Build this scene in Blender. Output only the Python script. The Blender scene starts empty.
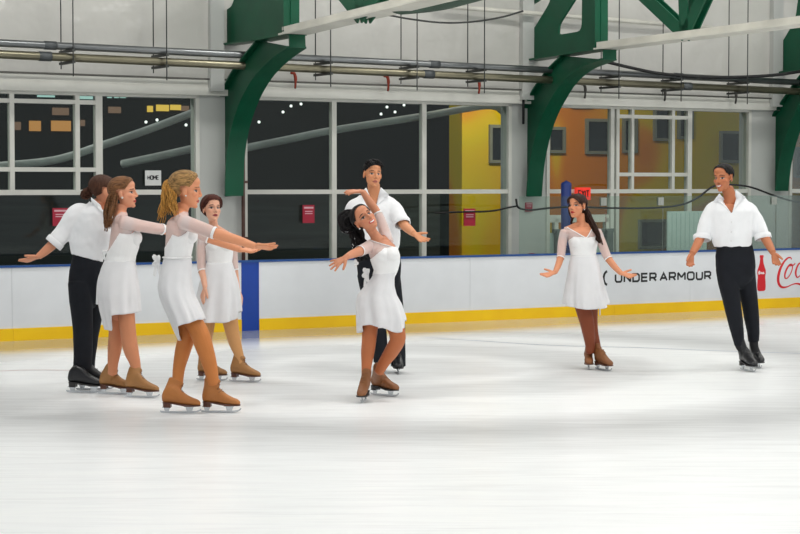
import bpy, math, random
import numpy as np
from mathutils import Vector, Matrix, Euler
from mathutils.bvhtree import BVHTree

random.seed(7); np.random.seed(7)
SC = bpy.context.scene
COL = SC.collection
PI = math.pi

# ------------------------------------------------------------------ camera, world, light, exposure
F, HZ, CAM_H = 1850.0, 185.0, 1.65          # focal length and horizon row in pixels of an 800x534 frame
PITCH = math.atan((267.0 - HZ) / F)
cam_d = bpy.data.cameras.new('camera'); cam = bpy.data.objects.new('camera', cam_d); COL.objects.link(cam)
cam_d.sensor_width = 36.0; cam_d.lens = F / 800.0 * 36.0; cam_d.clip_end = 300
cam.location = (0, 0, CAM_H); cam.rotation_euler = (PI / 2 - PITCH, 0, 0)
SC.camera = cam
SC.view_settings.view_transform = 'Standard'; SC.view_settings.look = 'None'
SC.view_settings.exposure = 0.02; SC.view_settings.gamma = 1.0
SC.view_settings.use_curve_mapping = False

world = bpy.data.worlds.new('world'); SC.world = world; world.use_nodes = True
world.node_tree.nodes['Background'].inputs[0].default_value = (0.93, 0.96, 1.0, 1)
world.node_tree.nodes["Background"].inputs[1].default_value = 0.50

CP, SP = math.cos(PITCH), math.sin(PITCH)
def ray(px, py):
    x, y = (px - 400.0) / F, (267.0 - py) / F
    return np.array([x, y * SP + CP, y * CP - SP])
EYE = np.array([0, 0, CAM_H])
def ground(px, py, z=0.0):
    d = ray(px, py); return EYE + d * ((z - CAM_H) / d[2])
def at_depth(px, py, Y):
    d = ray(px, py); return EYE + d * (Y / d[1])
def to_px(V):
    V = np.asarray(V, float); d = V - EYE
    dep = d[..., 1] * CP - d[..., 2] * SP
    up = d[..., 1] * SP + d[..., 2] * CP
    return 400 + F * d[..., 0] / dep, 267 - F * up / dep

# rink frame: u runs along the boards to the right, n runs away through the boards
B0, B1 = ground(0, 341.5), ground(800, 307.0)
U = (B1 - B0) / np.linalg.norm(B1 - B0)
N = np.array([-U[1], U[0], 0.0])
def R(u, n, z): return B0 + U * u + N * n + np.array([0, 0, z])
def uz(px, py, n):
    d = ray(px, py); t = np.dot(B0 + N * n - EYE, N) / np.dot(d, N); p = EYE + d * t
    return float(np.dot(p - B0, U)), float(p[2])
def nz(px, py, u):
    d = ray(px, py); t = np.dot(B0 + U * u - EYE, U) / np.dot(d, U); p = EYE + d * t
    return float(np.dot(p - B0, N)), float(p[2])

NW = 1.6                                     # face of the building's wall behind the boards
ROOF_Z = 7.4
def area(name, loc, sx, sy, power, color=(1, 1, 1), aim=None):
    l = bpy.data.lights.new(name, 'AREA'); l.shape = 'RECTANGLE'; l.size, l.size_y = sx, sy; l.energy = power; l.color = color
    o = bpy.data.objects.new(name, l); COL.objects.link(o); o.location = loc
    if aim is not None:
        o.rotation_euler = (Vector(aim) - Vector(loc)).to_track_quat('-Z', 'Y').to_euler()
    else:
        o.rotation_euler = (0, 0, math.atan2(U[1], U[0]))
    return o
for i, n in enumerate((-2.2, -7.5, -13.0, -18.0)):          # the rows of high lamps over the ice
    for j, u in enumerate((-2.5, 2.5, 7.5, 12.5)):
        area('rink_lamp', tuple(R(u, n, 6.7)), 1.5, 0.7, 100, (1.0, 0.985, 0.95))
# unseen lights added outside to brighten the facade and the pale tubes
area('outside_fill', tuple(R(9.5, NW + 2.2, 4.6)), 1.2, 0.4, 190, (1, 0.86, 0.62), tuple(R(9.3, NW + 5.5, 1.8)))

area('outside_fill', tuple(R(-1.0, NW + 3.6, 5.2)), 1.0, 0.4, 130, (1, 0.95, 0.88), tuple(R(1.0, NW + 1.4, 2.4)))  # added to whiten the tubes outside the left hand glass
# ------------------------------------------------------------------ materials
def lin(c):
    out = []
    for v in c[:3]:
        v = v / 255.0
        out.append(v / 12.92 if v <= 0.04045 else ((v + 0.055) / 1.055) ** 2.4)
    return tuple(out)
MATS = {}
def mat(name, rgb, rough=0.5, metal=0.0, var=0.05, scale=12.0, bump=0.0, bscale=60.0, stretch=(1, 1, 1), spec=0.5, emit=None, estr=1.0, sheer=0.0, coat=0.0, attr=None, bdist=.02):
    if name in MATS: return MATS[name]
    m = bpy.data.materials.new(name); m.use_nodes = True; nt = m.node_tree; N_ = nt.nodes; L = nt.links
    b = N_['Principled BSDF']
    c = lin(rgb)
    tc = N_.new('ShaderNodeTexCoord'); mp = N_.new('ShaderNodeMapping'); mp.inputs['Scale'].default_value = stretch
    L.new(tc.outputs['Object'], mp.inputs['Vector'])
    nz_ = N_.new('ShaderNodeTexNoise'); nz_.inputs['Scale'].default_value = scale; nz_.inputs['Detail'].default_value = 4
    L.new(mp.outputs['Vector'], nz_.inputs['Vector'])
    if attr:
        at = N_.new('ShaderNodeAttribute'); at.attribute_name = attr; L.new(at.outputs['Color'], b.inputs['Base Color'])
    else:
        rp = N_.new('ShaderNodeValToRGB'); rp.color_ramp.elements[0].position = 0.3; rp.color_ramp.elements[1].position = 0.7
        rp.color_ramp.elements[0].color = (*[max(0, v * (1 - var)) for v in c], 1); rp.color_ramp.elements[1].color = (*[min(1, v * (1 + var)) for v in c], 1)
        L.new(nz_.outputs['Fac'], rp.inputs['Fac']); L.new(rp.outputs['Color'], b.inputs['Base Color'])
    b.inputs['Roughness'].default_value = rough; b.inputs['Metallic'].default_value = metal
    b.inputs['Specular IOR Level'].default_value = spec
    if coat: b.inputs['Coat Weight'].default_value = coat
    if emit:
        b.inputs['Emission Color'].default_value = (*lin(emit), 1); b.inputs['Emission Strength'].default_value = estr
    if bump:
        n2 = N_.new('ShaderNodeTexNoise'); n2.inputs['Scale'].default_value = bscale; n2.inputs['Detail'].default_value = 3
        L.new(mp.outputs['Vector'], n2.inputs['Vector'])
        bp = N_.new('ShaderNodeBump'); bp.inputs['Strength'].default_value = bump; bp.inputs['Distance'].default_value = bdist
        L.new(n2.outputs['Fac'], bp.inputs['Height']); L.new(bp.outputs['Normal'], b.inputs['Normal'])
    if sheer:
        tr = N_.new('ShaderNodeBsdfTransparent'); mx = N_.new('ShaderNodeMixShader'); mx.inputs[0].default_value = sheer
        out = N_['Material Output']; L.new(b.outputs[0], mx.inputs[1]); L.new(tr.outputs[0], mx.inputs[2]); L.new(mx.outputs[0], out.inputs['Surface'])
    MATS[name] = m
    return m
def glass_mat(name, tint, refl=1.0):
    if name in MATS: return MATS[name]
    m = bpy.data.materials.new(name); m.use_nodes = True; nt = m.node_tree; N_ = nt.nodes; L = nt.links
    N_.remove(N_['Principled BSDF'])
    tr = N_.new('ShaderNodeBsdfTransparent'); tr.inputs[0].default_value = (*tint, 1)
    gl = N_.new('ShaderNodeBsdfGlossy'); gl.inputs['Roughness'].default_value = 0.03
    fr = N_.new('ShaderNodeFresnel'); fr.inputs[0].default_value = 1.5
    nz_ = N_.new('ShaderNodeTexNoise'); nz_.inputs['Scale'].default_value = 1.2
    bp = N_.new('ShaderNodeBump'); bp.inputs['Strength'].default_value = 0.02; bp.inputs['Distance'].default_value = 0.05
    L.new(nz_.outputs['Fac'], bp.inputs['Height']); L.new(bp.outputs['Normal'], gl.inputs['Normal'])
    mu = N_.new('ShaderNodeMath'); mu.operation = 'MULTIPLY'; mu.inputs[1].default_value = refl; L.new(fr.outputs[0], mu.inputs[0])
    mx = N_.new('ShaderNodeMixShader'); L.new(mu.outputs[0], mx.inputs[0]); L.new(tr.outputs[0], mx.inputs[1]); L.new(gl.outputs[0], mx.inputs[2])
    L.new(mx.outputs[0], N_['Material Output'].inputs['Surface'])
    MATS[name] = m
    return m

# ------------------------------------------------------------------ mesh building
def unit0(v): return np.asarray(v) / np.linalg.norm(v)
class MB:
    def __init__(s): s.v = []; s.f = []; s.n = 0
    def add(s, V, Fc):
        V = np.asarray(V, float).reshape(-1, 3); s.v.append(V); s.f += [tuple(int(i) + s.n for i in f) for f in Fc]; s.n += len(V)
    def box(s, c8): s.add(c8, [(0, 1, 2, 3), (7, 6, 5, 4), (0, 4, 5, 1), (1, 5, 6, 2), (2, 6, 7, 3), (3, 7, 4, 0)])
    def rbox(s, u0, u1, n0, n1, z0, z1):     # a box in the rink frame
        s.box([R(u, n, z) for z in (z0, z1) for u, n in ((u0, n0), (u1, n0), (u1, n1), (u0, n1))])
    def tube(s, pts, rad, seg=12, flat=None, caps=True, closed=False):
        P = np.asarray(pts, float); k = len(P)
        rad = np.full(k, float(rad)) if np.isscalar(rad) else np.asarray(rad, float)
        T = np.gradient(P, axis=0); T /= np.linalg.norm(T, axis=1)[:, None] + 1e-12
        ref = np.array([0, 0, 1.0]) if abs(T[0][2]) < 0.9 else np.array([0, 1.0, 0])
        if flat is not None: ref = np.asarray(flat[0], float)
        A = []; a = None
        for t in T:
            if a is None or flat is not None: a = ref - t * np.dot(ref, t)
            else: a = a - t * np.dot(a, t)
            a = a / (np.linalg.norm(a) + 1e-12); A.append(a)
        A = np.array(A); Bn = np.cross(T, A)
        th = np.arange(seg) * 2 * PI / seg
        fa = 1.0 if flat is None else flat[1]
        V = P[:, None, :] + rad[:, None, None] * (A[:, None, :] * np.cos(th)[None, :, None] * fa + Bn[:, None, :] * np.sin(th)[None, :, None])
        Fc = [(i * seg + j, i * seg + (j + 1) % seg, (i + 1) * seg + (j + 1) % seg, (i + 1) * seg + j) for i in range(k - 1) for j in range(seg)]
        V = V.reshape(-1, 3)
        if caps:
            c0, c1 = P[0] - T[0] * rad[0] * 0.5, P[-1] + T[-1] * rad[-1] * 0.5
            V = np.vstack([V, c0, c1]); q = k * seg
            Fc += [(q, (j + 1) % seg, j) for j in range(seg)] + [(q + 1, (k - 1) * seg + j, (k - 1) * seg + (j + 1) % seg) for j in range(seg)]
        s.add(V, Fc)
    def ellipsoid(s, c, r, M=None, nu=20, nv=12):
        th = np.linspace(0, PI, nv + 1)[1:-1]; ph = np.arange(nu) * 2 * PI / nu
        V = [np.array([0, 0, 1.0])] + [np.array([math.sin(t) * math.cos(p), math.sin(t) * math.sin(p), math.cos(t)]) for t in th for p in ph] + [np.array([0, 0, -1.0])]
        V = np.array(V) * np.asarray(r, float)
        if M is not None: V = V @ np.asarray(M).T
        V = V + np.asarray(c, float)
        Fc = [(0, 1 + j, 1 + (j + 1) % nu) for j in range(nu)]
        for i in range(nv - 2):
            for j in range(nu): Fc.append((1 + i * nu + j, 1 + (i + 1) * nu + j, 1 + (i + 1) * nu + (j + 1) % nu, 1 + i * nu + (j + 1) % nu))
        l = 1 + (nv - 1) * nu; b = 1 + (nv - 2) * nu
        Fc += [(l, b + (j + 1) % nu, b + j) for j in range(nu)]
        s.add(V, Fc)
    def loft(s, rings):
        k, m = len(rings), len(rings[0]); V = np.vstack(rings)
        Fc = [(i * m + j, i * m + (j + 1) % m, (i + 1) * m + (j + 1) % m, (i + 1) * m + j) for i in range(k - 1) for j in range(m)]
        V = np.vstack([V, rings[0].mean(0), rings[-1].mean(0)]); q = k * m
        Fc += [(q, (j + 1) % m, j) for j in range(m)] + [(q + 1, (k - 1) * m + j, (k - 1) * m + (j + 1) % m) for j in range(m)]
        s.add(V, Fc)
    def prism(s, poly, vec):                 # a flat outline pushed along vec
        P = np.asarray(poly, float); m = len(P)
        s.add(np.vstack([P, P + np.asarray(vec, float)]), [tuple(range(m))[::-1], tuple(range(m, 2 * m))] + [(i, (i + 1) % m, m + (i + 1) % m, m + i) for i in range(m)])
    def arrays(s): return np.vstack(s.v), s.f
def fix_normals(me):
    import bmesh
    b = bmesh.new(); b.from_mesh(me); bmesh.ops.recalc_face_normals(b, faces=b.faces); b.to_mesh(me); b.free()
ORG = {}
def build(name, mb, m, parent=None, smooth=False, origin=None):
    V, Fc = mb.arrays()
    V = np.asarray(V, float)
    if parent is not None:
        org = ORG[parent.name]
        me_origin = org
    else:
        me_origin = np.asarray(origin, float) if origin is not None else np.array([(V[:, 0].min() + V[:, 0].max()) / 2, (V[:, 1].min() + V[:, 1].max()) / 2, V[:, 2].min()])
    me = bpy.data.meshes.new(name); me.from_pydata((V - me_origin).tolist(), [], Fc); fix_normals(me)
    if smooth: me.polygons.foreach_set('use_smooth', [True] * len(me.polygons))
    me.materials.append(m)
    o = bpy.data.objects.new(name, me); COL.objects.link(o); ORG[o.name] = me_origin
    if parent is not None: o.parent = parent
    else: o.location = me_origin
    return o
def empty(name, loc):
    o = bpy.data.objects.new(name, None); COL.objects.link(o); o.location = loc; ORG[o.name] = np.asarray(loc, float); return o
def tag(o, label=None, cat=None, group=None, kind=None):
    if label: o['label'] = label
    if cat: o['category'] = cat
    if group: o['group'] = group
    if kind: o['kind'] = kind
    return o
def spline(pts, n=8):
    P = np.asarray(pts, float)
    if len(P) < 3: return np.array([P[0] + (P[-1] - P[0]) * t for t in np.linspace(0, 1, n + 1)])
    Q = np.vstack([2 * P[0] - P[1], P, 2 * P[-1] - P[-2]]); out = []
    for i in range(1, len(Q) - 2):
        p0, p1, p2, p3 = Q[i - 1], Q[i], Q[i + 1], Q[i + 2]
        for t in np.linspace(0, 1, n, endpoint=False):
            out.append(0.5 * (2 * p1 + (p2 - p0) * t + (2 * p0 - 5 * p1 + 4 * p2 - p3) * t * t + (3 * p1 - p0 - 3 * p2 + p3) * t ** 3))
    out.append(P[-1]); return np.array(out)

def remesh(mb, voxel):
    V, Fc = mb.arrays()
    me = bpy.data.meshes.new('tmp'); me.from_pydata(V.tolist(), [], Fc); fix_normals(me)
    o = bpy.data.objects.new('tmp', me); COL.objects.link(o)
    md = o.modifiers.new('r', 'REMESH'); md.mode = 'VOXEL'; md.voxel_size = voxel
    dg = bpy.context.evaluated_depsgraph_get(); ev = o.evaluated_get(dg); m2 = ev.to_mesh()
    nv = len(m2.vertices); co = np.empty(nv * 3); m2.vertices.foreach_get('co', co); co = co.reshape(-1, 3)
    li = np.empty(len(m2.loops), int); m2.loops.foreach_get('vertex_index', li)
    q = li.reshape(-1, 4)
    ev.to_mesh_clear(); bpy.data.objects.remove(o); bpy.data.meshes.remove(me)
    return co, q
def edges_of(q):
    e = np.vstack([q[:, [0, 1]], q[:, [1, 2]], q[:, [2, 3]], q[:, [3, 0]]]); e.sort(axis=1)
    return np.unique(e, axis=0)
def lap(V, q, it, w=0.5):
    e = edges_of(q); n = len(V); cnt = np.bincount(e[:, 0], minlength=n) + np.bincount(e[:, 1], minlength=n)
    w = np.asarray(w); w = w[:, None] if w.ndim else w
    for _ in range(it):
        S = np.empty_like(V)
        for a in range(3): S[:, a] = np.bincount(e[:, 0], V[e[:, 1], a], n) + np.bincount(e[:, 1], V[e[:, 0], a], n)
        V = V + (S / np.maximum(cnt, 1)[:, None] - V) * w
    return V
def smooth_rim(V, q, it=14):
    e = np.vstack([q[:, [0, 1]], q[:, [1, 2]], q[:, [2, 3]], q[:, [3, 0]]]); e.sort(axis=1)
    u_, c = np.unique(e, axis=0, return_counts=True); b = u_[c == 1]; n = len(V)
    cnt = np.bincount(b[:, 0], minlength=n) + np.bincount(b[:, 1], minlength=n); on = cnt == 2
    V = V.copy()
    for k in range(it):
        S = np.empty_like(V)
        for a in range(3): S[:, a] = np.bincount(b[:, 0], V[b[:, 1], a], n) + np.bincount(b[:, 1], V[b[:, 0], a], n)
        V[on] += (S[on] / 2 - V[on]) * (.5 if k % 2 == 0 else -.40)
    return V
def normals(V, q):
    fn = np.cross(V[q[:, 2]] - V[q[:, 0]], V[q[:, 3]] - V[q[:, 1]]); Nn = np.zeros_like(V)
    for a in range(3):
        for k in range(4): Nn[:, a] += np.bincount(q[:, k], fn[:, a], len(V))
    return Nn / (np.linalg.norm(Nn, axis=1)[:, None] + 1e-12)
def sub(V, q, fmask):
    q2 = q[fmask]; ids = np.unique(q2); mp = np.full(len(V), -1); mp[ids] = np.arange(len(ids))
    return ids, mp[q2]
def wob(P, seed, freq=14.0, octs=4):
    rs = np.random.RandomState(seed); out = np.zeros(len(P)); a = 1.0; f = freq
    for _ in range(octs):
        for _ in range(3):
            k = rs.normal(size=3); k /= np.linalg.norm(k); k2 = rs.normal(size=3); k2 /= np.linalg.norm(k2)
            out += a * np.sin(f * (P @ k) + rs.rand() * 6.28 + 1.3 * np.sin(0.6 * f * (P @ k2) + rs.rand() * 6.28))
        a *= 0.55; f *= 1.9
    return out / 3.0

# ------------------------------------------------------------------ the setting: ice, floor, boards
def ice_material():
    m = bpy.data.materials.new('ice'); m.use_nodes = True; nt = m.node_tree; N_ = nt.nodes; L = nt.links
    b = N_['Principled BSDF']
    def nd(t, **k):
        x = N_.new(t)
        for a, v in k.items(): setattr(x, a, v)
        return x
    def math_(op, a, c=None, clamp=False):
        x = nd('ShaderNodeMath', operation=op, use_clamp=clamp)
        for i, v in enumerate((a, c)):
            if v is None: continue
            if isinstance(v, (int, float)): x.inputs[i].default_value = v
            else: L.new(v, x.inputs[i])
        return x.outputs[0]
    geo = nd('ShaderNodeNewGeometry')
    def noise(scale, stretch, rot=0.0, det=5, dist=0.0):
        mp = nd('ShaderNodeMapping'); mp.inputs['Scale'].default_value = stretch; mp.inputs['Rotation'].default_value = (0, 0, rot)
        L.new(geo.outputs['Position'], mp.inputs['Vector'])
        x = nd('ShaderNodeTexNoise'); x.inputs['Scale'].default_value = scale; x.inputs['Detail'].default_value = det; x.inputs['Distortion'].default_value = dist
        L.new(mp.outputs[0], x.inputs['Vector']); return x.outputs['Fac']
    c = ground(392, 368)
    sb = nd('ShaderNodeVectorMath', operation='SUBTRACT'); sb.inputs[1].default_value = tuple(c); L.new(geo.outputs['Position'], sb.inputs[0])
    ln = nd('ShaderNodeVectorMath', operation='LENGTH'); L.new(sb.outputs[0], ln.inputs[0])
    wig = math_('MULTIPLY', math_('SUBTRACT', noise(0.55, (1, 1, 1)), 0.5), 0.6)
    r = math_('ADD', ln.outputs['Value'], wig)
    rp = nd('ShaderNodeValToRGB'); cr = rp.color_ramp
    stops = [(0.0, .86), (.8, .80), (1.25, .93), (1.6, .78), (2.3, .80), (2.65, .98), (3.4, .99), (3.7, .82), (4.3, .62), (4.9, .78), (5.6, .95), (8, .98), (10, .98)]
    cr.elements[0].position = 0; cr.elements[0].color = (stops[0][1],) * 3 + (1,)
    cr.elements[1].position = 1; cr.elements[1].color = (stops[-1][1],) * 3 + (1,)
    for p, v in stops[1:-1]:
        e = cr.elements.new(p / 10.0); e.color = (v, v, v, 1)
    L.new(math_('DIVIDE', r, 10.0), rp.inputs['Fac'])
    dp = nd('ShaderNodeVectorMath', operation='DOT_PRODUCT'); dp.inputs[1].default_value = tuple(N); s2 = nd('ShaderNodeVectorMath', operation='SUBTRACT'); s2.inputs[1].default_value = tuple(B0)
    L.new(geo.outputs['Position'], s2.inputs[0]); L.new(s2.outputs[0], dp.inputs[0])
    mc = nd('ShaderNodeMapRange'); L.new(math_('ADD', dp.outputs['Value'], math_('MULTIPLY', wig, .5)), mc.inputs[0]); mc.inputs[1].default_value = -1.5; mc.inputs[2].default_value = -0.9; mc.inputs[3].default_value = 1.0; mc.inputs[4].default_value = 0.52   # ice colour darkened along the boards so their reflection shows more
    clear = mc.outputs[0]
    # long skate scratches lie mostly along the rink
    st = math_('SUBTRACT', noise(3.2, (0.35, 2.6, 1), 0.06, 8, 0.4), 0.5)
    st2 = math_('SUBTRACT', noise(9.0, (0.18, 3.0, 1), -0.10, 6, 0.2), 0.5)
    v = math_('ADD', rp.outputs['Color'], math_('MULTIPLY', st, 0.30))
    v = math_('ADD', v, math_('MULTIPLY', st2, 0.20), True)
    st3 = math_('SUBTRACT', noise(26.0, (0.10, 2.2, 1), 0.16, 4, 0.3), 0.5)
    v = math_('ADD', v, math_('MULTIPLY', st3, 0.22), True)
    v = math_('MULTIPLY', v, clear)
    cl = nd('ShaderNodeCombineColor'); L.new(math_('MULTIPLY', v, 0.985), cl.inputs[0]); L.new(v, cl.inputs[1]); L.new(math_('MULTIPLY', v, 1.01, True), cl.inputs[2])
    L.new(cl.outputs[0], b.inputs['Base Color'])
    b.inputs['IOR'].default_value = 1.31
    mr = nd('ShaderNodeMapRange'); mr.interpolation_type = 'SMOOTHSTEP'; L.new(dp.outputs['Value'], mr.inputs[0]); mr.inputs[1].default_value = -2.6; mr.inputs[2].default_value = -0.9; mr.inputs[3].default_value = 0.30; mr.inputs[4].default_value = 0.02
    rg = math_('ADD', mr.outputs[0], math_('MULTIPLY', noise(2.0, (0.5, 2, 1)), 0.03)); L.new(rg, b.inputs['Roughness'])
    bp = nd('ShaderNodeBump'); bp.inputs['Strength'].default_value = 0.05; bp.inputs['Distance'].default_value = 0.002
    L.new(noise(14, (0.4, 2.5, 1), 0.05), bp.inputs['Height']); L.new(bp.outputs[0], b.inputs['Normal'])
    return m
mb = MB(); mb.rbox(-16, 26, -26, 0.0, -0.06, 0.0)
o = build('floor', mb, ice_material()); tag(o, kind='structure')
mb = MB(); mb.rbox(-16, 26, 0.0, NW + 0.3, -0.06, -0.005)
o = build('floor_walkway', mb, mat('rubber floor', (52, 54, 56), 0.8)); tag(o, kind='structure')
mb = MB(); mb.rbox(-16, 26, -26, NW + 0.4, ROOF_Z, ROOF_Z + 0.1)
o = build('ceiling', mb, mat('roof lining', (196, 197, 194), 0.6)); tag(o, kind='structure')

# thin painted line far behind the skaters, and a faint red one at the left
def ice_line(name, pts, w, m, label, group=None):
    P = np.array([ground(*p) for p in pts]); P = spline(P, 8); T = np.gradient(P, axis=0); T /= np.linalg.norm(T, axis=1)[:, None]
    S = np.column_stack([-T[:, 1], T[:, 0], 0 * T[:, 0]]) * w / 2
    mb = MB(); k = len(P); up = np.array([0, 0, .0015])
    mb.add(np.vstack([P - S + up, P + S + up]), [(i, i + 1, k + i + 1, k + i) for i in range(k - 1)])
    o = build(name, mb, m); tag(o, label, 'ice marking'); o['kind'] = 'thing'; return o
ice_line('ice_line', [(425, 337.5), (480, 341), (550, 345.3), (640, 347.8), (720, 351), (800, 353.5), (860, 356)], 0.045, mat('grey blue ice paint', (176, 184, 200), 0.35), 'thin grey blue line on the ice behind the skaters at right')
ice_line('ice_line', [(-10, 371.5), (40, 370), (110, 371.5)], 0.05, mat('faint red ice paint', (226, 208, 208), 0.35), 'faint pink line on the ice by the black skate at left')

BH = 0.0
ub, BH = uz(0, 268, 0.0); KH = uz(0, 329, 0.0)[1]
boards = empty('dasher_boards', R(5, 0, 0)); tag(boards, 'long white rink boards with yellow kick strip and advertising', 'rink boards')
WHITE_B = mat('white board plastic', (226, 229, 232), 0.32, var=0.03, scale=3.0, bump=0.04, bscale=4, spec=0.4)
YEL = mat('yellow kick strip plastic', (255, 202, 4), 0.35, var=0.06, scale=2.5)
BLU = mat('blue plastic', (4, 62, 158), 0.35, var=0.05)
def seg_split(a, b, cuts): 
    c = [a] + [x for x in cuts if a < x < b] + [b]; return list(zip(c[:-1], c[1:]))
us0, us1 = uz(241.5, 300, 0)[0], uz(259, 300, 0)[0]
seams = [uz(x, 300, 0)[0] for x in (12, 130)] + [us0, us1] + [uz(x, 300, 0)[0] for x in (470, 690)]
mb = MB()
for a, b in seg_split(-14, 24, seams):
    if abs(a - us0) < 1e-6: continue
    mb.rbox(a + .0015, b - .0015, 0.0, 0.05, KH, BH)
build('panel', mb, WHITE_B, boards)
mb = MB()
for a, b in seg_split(-14, 24, [uz(13, 335, 0)[0], us0, us1, uz(400, 320, 0)[0], uz(614, 320, 0)[0]]):
    if abs(a - us0) < 1e-6: continue
    mb.rbox(a + .001, b - .001, -0.008, 0.05, -0.02, KH)
build('kick_strip', mb, YEL, boards)
mb = MB(); mb.rbox(us0, us1, -0.003, 0.055, -0.02, BH); tag(build('line_stripe', mb, BLU, boards), 'vertical blue stripe across the boards')
mb = MB(); mb.rbox(-14, 24, -0.015, 0.09, BH, BH + 0.022); build('cap_rail', mb, mat('dark blue cap plastic', (24, 74, 140), 0.4), boards)
mb = MB(); mb.rbox(-14, 24, 0.06, 0.10, 0, BH - .01); build('frame', mb, mat('galvanised steel', (150, 152, 154), 0.4, 0.8), boards)

# lettering on the boards: strokes drawn in board coordinates (metres)
def ribbon(P, w):
    """both edges of a pen line with mitred corners"""
    P = np.asarray(P, float); k = len(P); closed = np.linalg.norm(P[0] - P[-1]) < 1e-6; A, B = [], []
    for i in range(k):
        d0 = P[i] - P[i - 1] if i > 0 else (P[-1] - P[-2] if closed else P[1] - P[0])
        d1 = P[i + 1] - P[i] if i < k - 1 else (P[1] - P[0] if closed else P[-1] - P[-2])
        d0, d1 = d0 / (np.linalg.norm(d0) + 1e-12), d1 / (np.linalg.norm(d1) + 1e-12)
        n_ = np.array([-d0[1] - d1[1], d0[0] + d1[0]]); n_ /= np.linalg.norm(n_) + 1e-12
        m_ = w[i] / 2 / max(.55, abs(float(np.dot(n_, [-d0[1], d0[0]])))); A.append(P[i] + n_ * m_); B.append(P[i] - n_ * m_)
    return A, B
def flat_strip(mb, A, B, n0, depth):
    k = len(A); V = [R(p[0], n, p[1]) for n in (n0, n0 + depth) for e in (A, B) for p in e]; Fq = []
    for i in range(k - 1):
        for a, b in ((0, 1), (1, 3), (3, 2), (2, 0)): Fq.append((a * k + i, b * k + i, b * k + i + 1, a * k + i + 1))
    Fq += [(0, k, 3 * k, 2 * k), (k - 1, 2 * k - 1, 4 * k - 1, 3 * k - 1)]
    mb.add(V, Fq)
def strokes_mb(strokes, w, origin, sx, sy, lean=0.0, depth=0.004, n0=-0.0015):
    mb = MB(); u0, z0 = origin
    for st in strokes:
        P = np.array([(u0 + (x + lean * y) * sx, z0 + y * sy) for x, y in st], float)
        L_, R_ = ribbon(P, np.full(len(P), w))
        flat_strip(mb, L_, R_, n0 - depth * .2, depth)
    return mb
LET = {'U': ([[(0, 1), (0, .2), (.14, 0), (.66, 0), (.8, .2), (.8, 1)]], .8), 'N': ([[(0, -.05), (0, 1.05)], [(0, 1), (.8, 0)], [(.8, -.05), (.8, 1.05)]], .8),
       'D': ([[(.4, 0), (0, 0), (0, 1), (.62, 1), (.8, .8), (.8, .2), (.62, 0), (.4, 0)]], .8), 'E': ([[(.75, 1), (0, 1), (0, 0), (.75, 0)], [(0, .5), (.7, .5)]], .75),
       'R': ([[(0, 0), (0, 1), (.64, 1), (.78, .86), (.78, .56), (.64, .42), (0, .42)], [(.46, .42), (.8, 0)]], .8), 'A': ([[(0, 0), (.45, 1), (.9, 0)], [(.2, .33), (.7, .33)]], .9),
       'M': ([[(0, 0), (0, 1)], [(0, 1), (.48, .35)], [(.48, .35), (.96, 1)], [(.96, 1), (.96, 0)]], .96), 'O': ([[(.18, 0), (.7, 0), (.88, .2), (.88, .8), (.7, 1), (.18, 1), (0, .8), (0, .2), (.18, 0)]], .88),
       'H': ([[(0, 0), (0, 1)], [(.8, 0), (.8, 1)], [(0, .5), (.8, .5)]], .8), 'X': ([[(0, 0), (.8, 1)], [(0, 1), (.8, 0)]], .8), 'I': ([[(0, 0), (0, 1)]], .02), 'T': ([[(0, 1), (.8, 1)], [(.4, 1), (.4, 0)]], .8)}
def word(text, gap=.36, space=.22):
    out = []; x = 0
    for ch in text:
        if ch == ' ': x += space; continue
        st, w_ = LET[ch]
        out += [[(x + a, b) for a, b in s_] for s_ in st]; x += w_ + gap
    return out, x - gap
def letters(text, gap=.36, space=.22):
    x = 0
    for ch in text:
        if ch == ' ': x += space; continue
        st, w_ = LET[ch]; yield [[(x + a, b) for a, b in s_] for s_ in st]; x += w_ + gap
BLACKP = mat('black board print', (26, 28, 28), 0.4)
st, wd = word('UNDER ARMOUR')
ua0, za0 = uz(615.5, 282.0, 0); ua1, za1 = uz(710.5, 278.8, 0); zt = uz(615.5, 274.6, 0)[1]
za = (za0 + za1) / 2; hh = (zt - za0)
for sts in letters('UNDER ARMOUR'): build('letter', strokes_mb(sts, 0.025, (ua0, za), (ua1 - ua0) / wd, hh), BLACKP, boards)
# the interlocked mark before the words
uc, zc = uz(602.6, 278.2, 0); hw = 0.075
arcs = []
for sg in (1, -1):
    arcs.append([(uc + sg * (hw * (1 - .78 * math.sin(t))), zc + .085 * math.cos(t)) for t in np.linspace(0.1, PI - .1, 13)])
for a in arcs:
    a[:] = [(x, z) for x, z in a]
mb = strokes_mb(arcs, 0.03, (0, 0), 1, 1)
mb2 = strokes_mb([[(uc - .03, zc), (uc + .03, zc)]], 0.022, (0, 0), 1, 1)
V, Fc = mb2.arrays(); mb.add(V, Fc); build('emblem', mb, BLACKP, boards)
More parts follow.
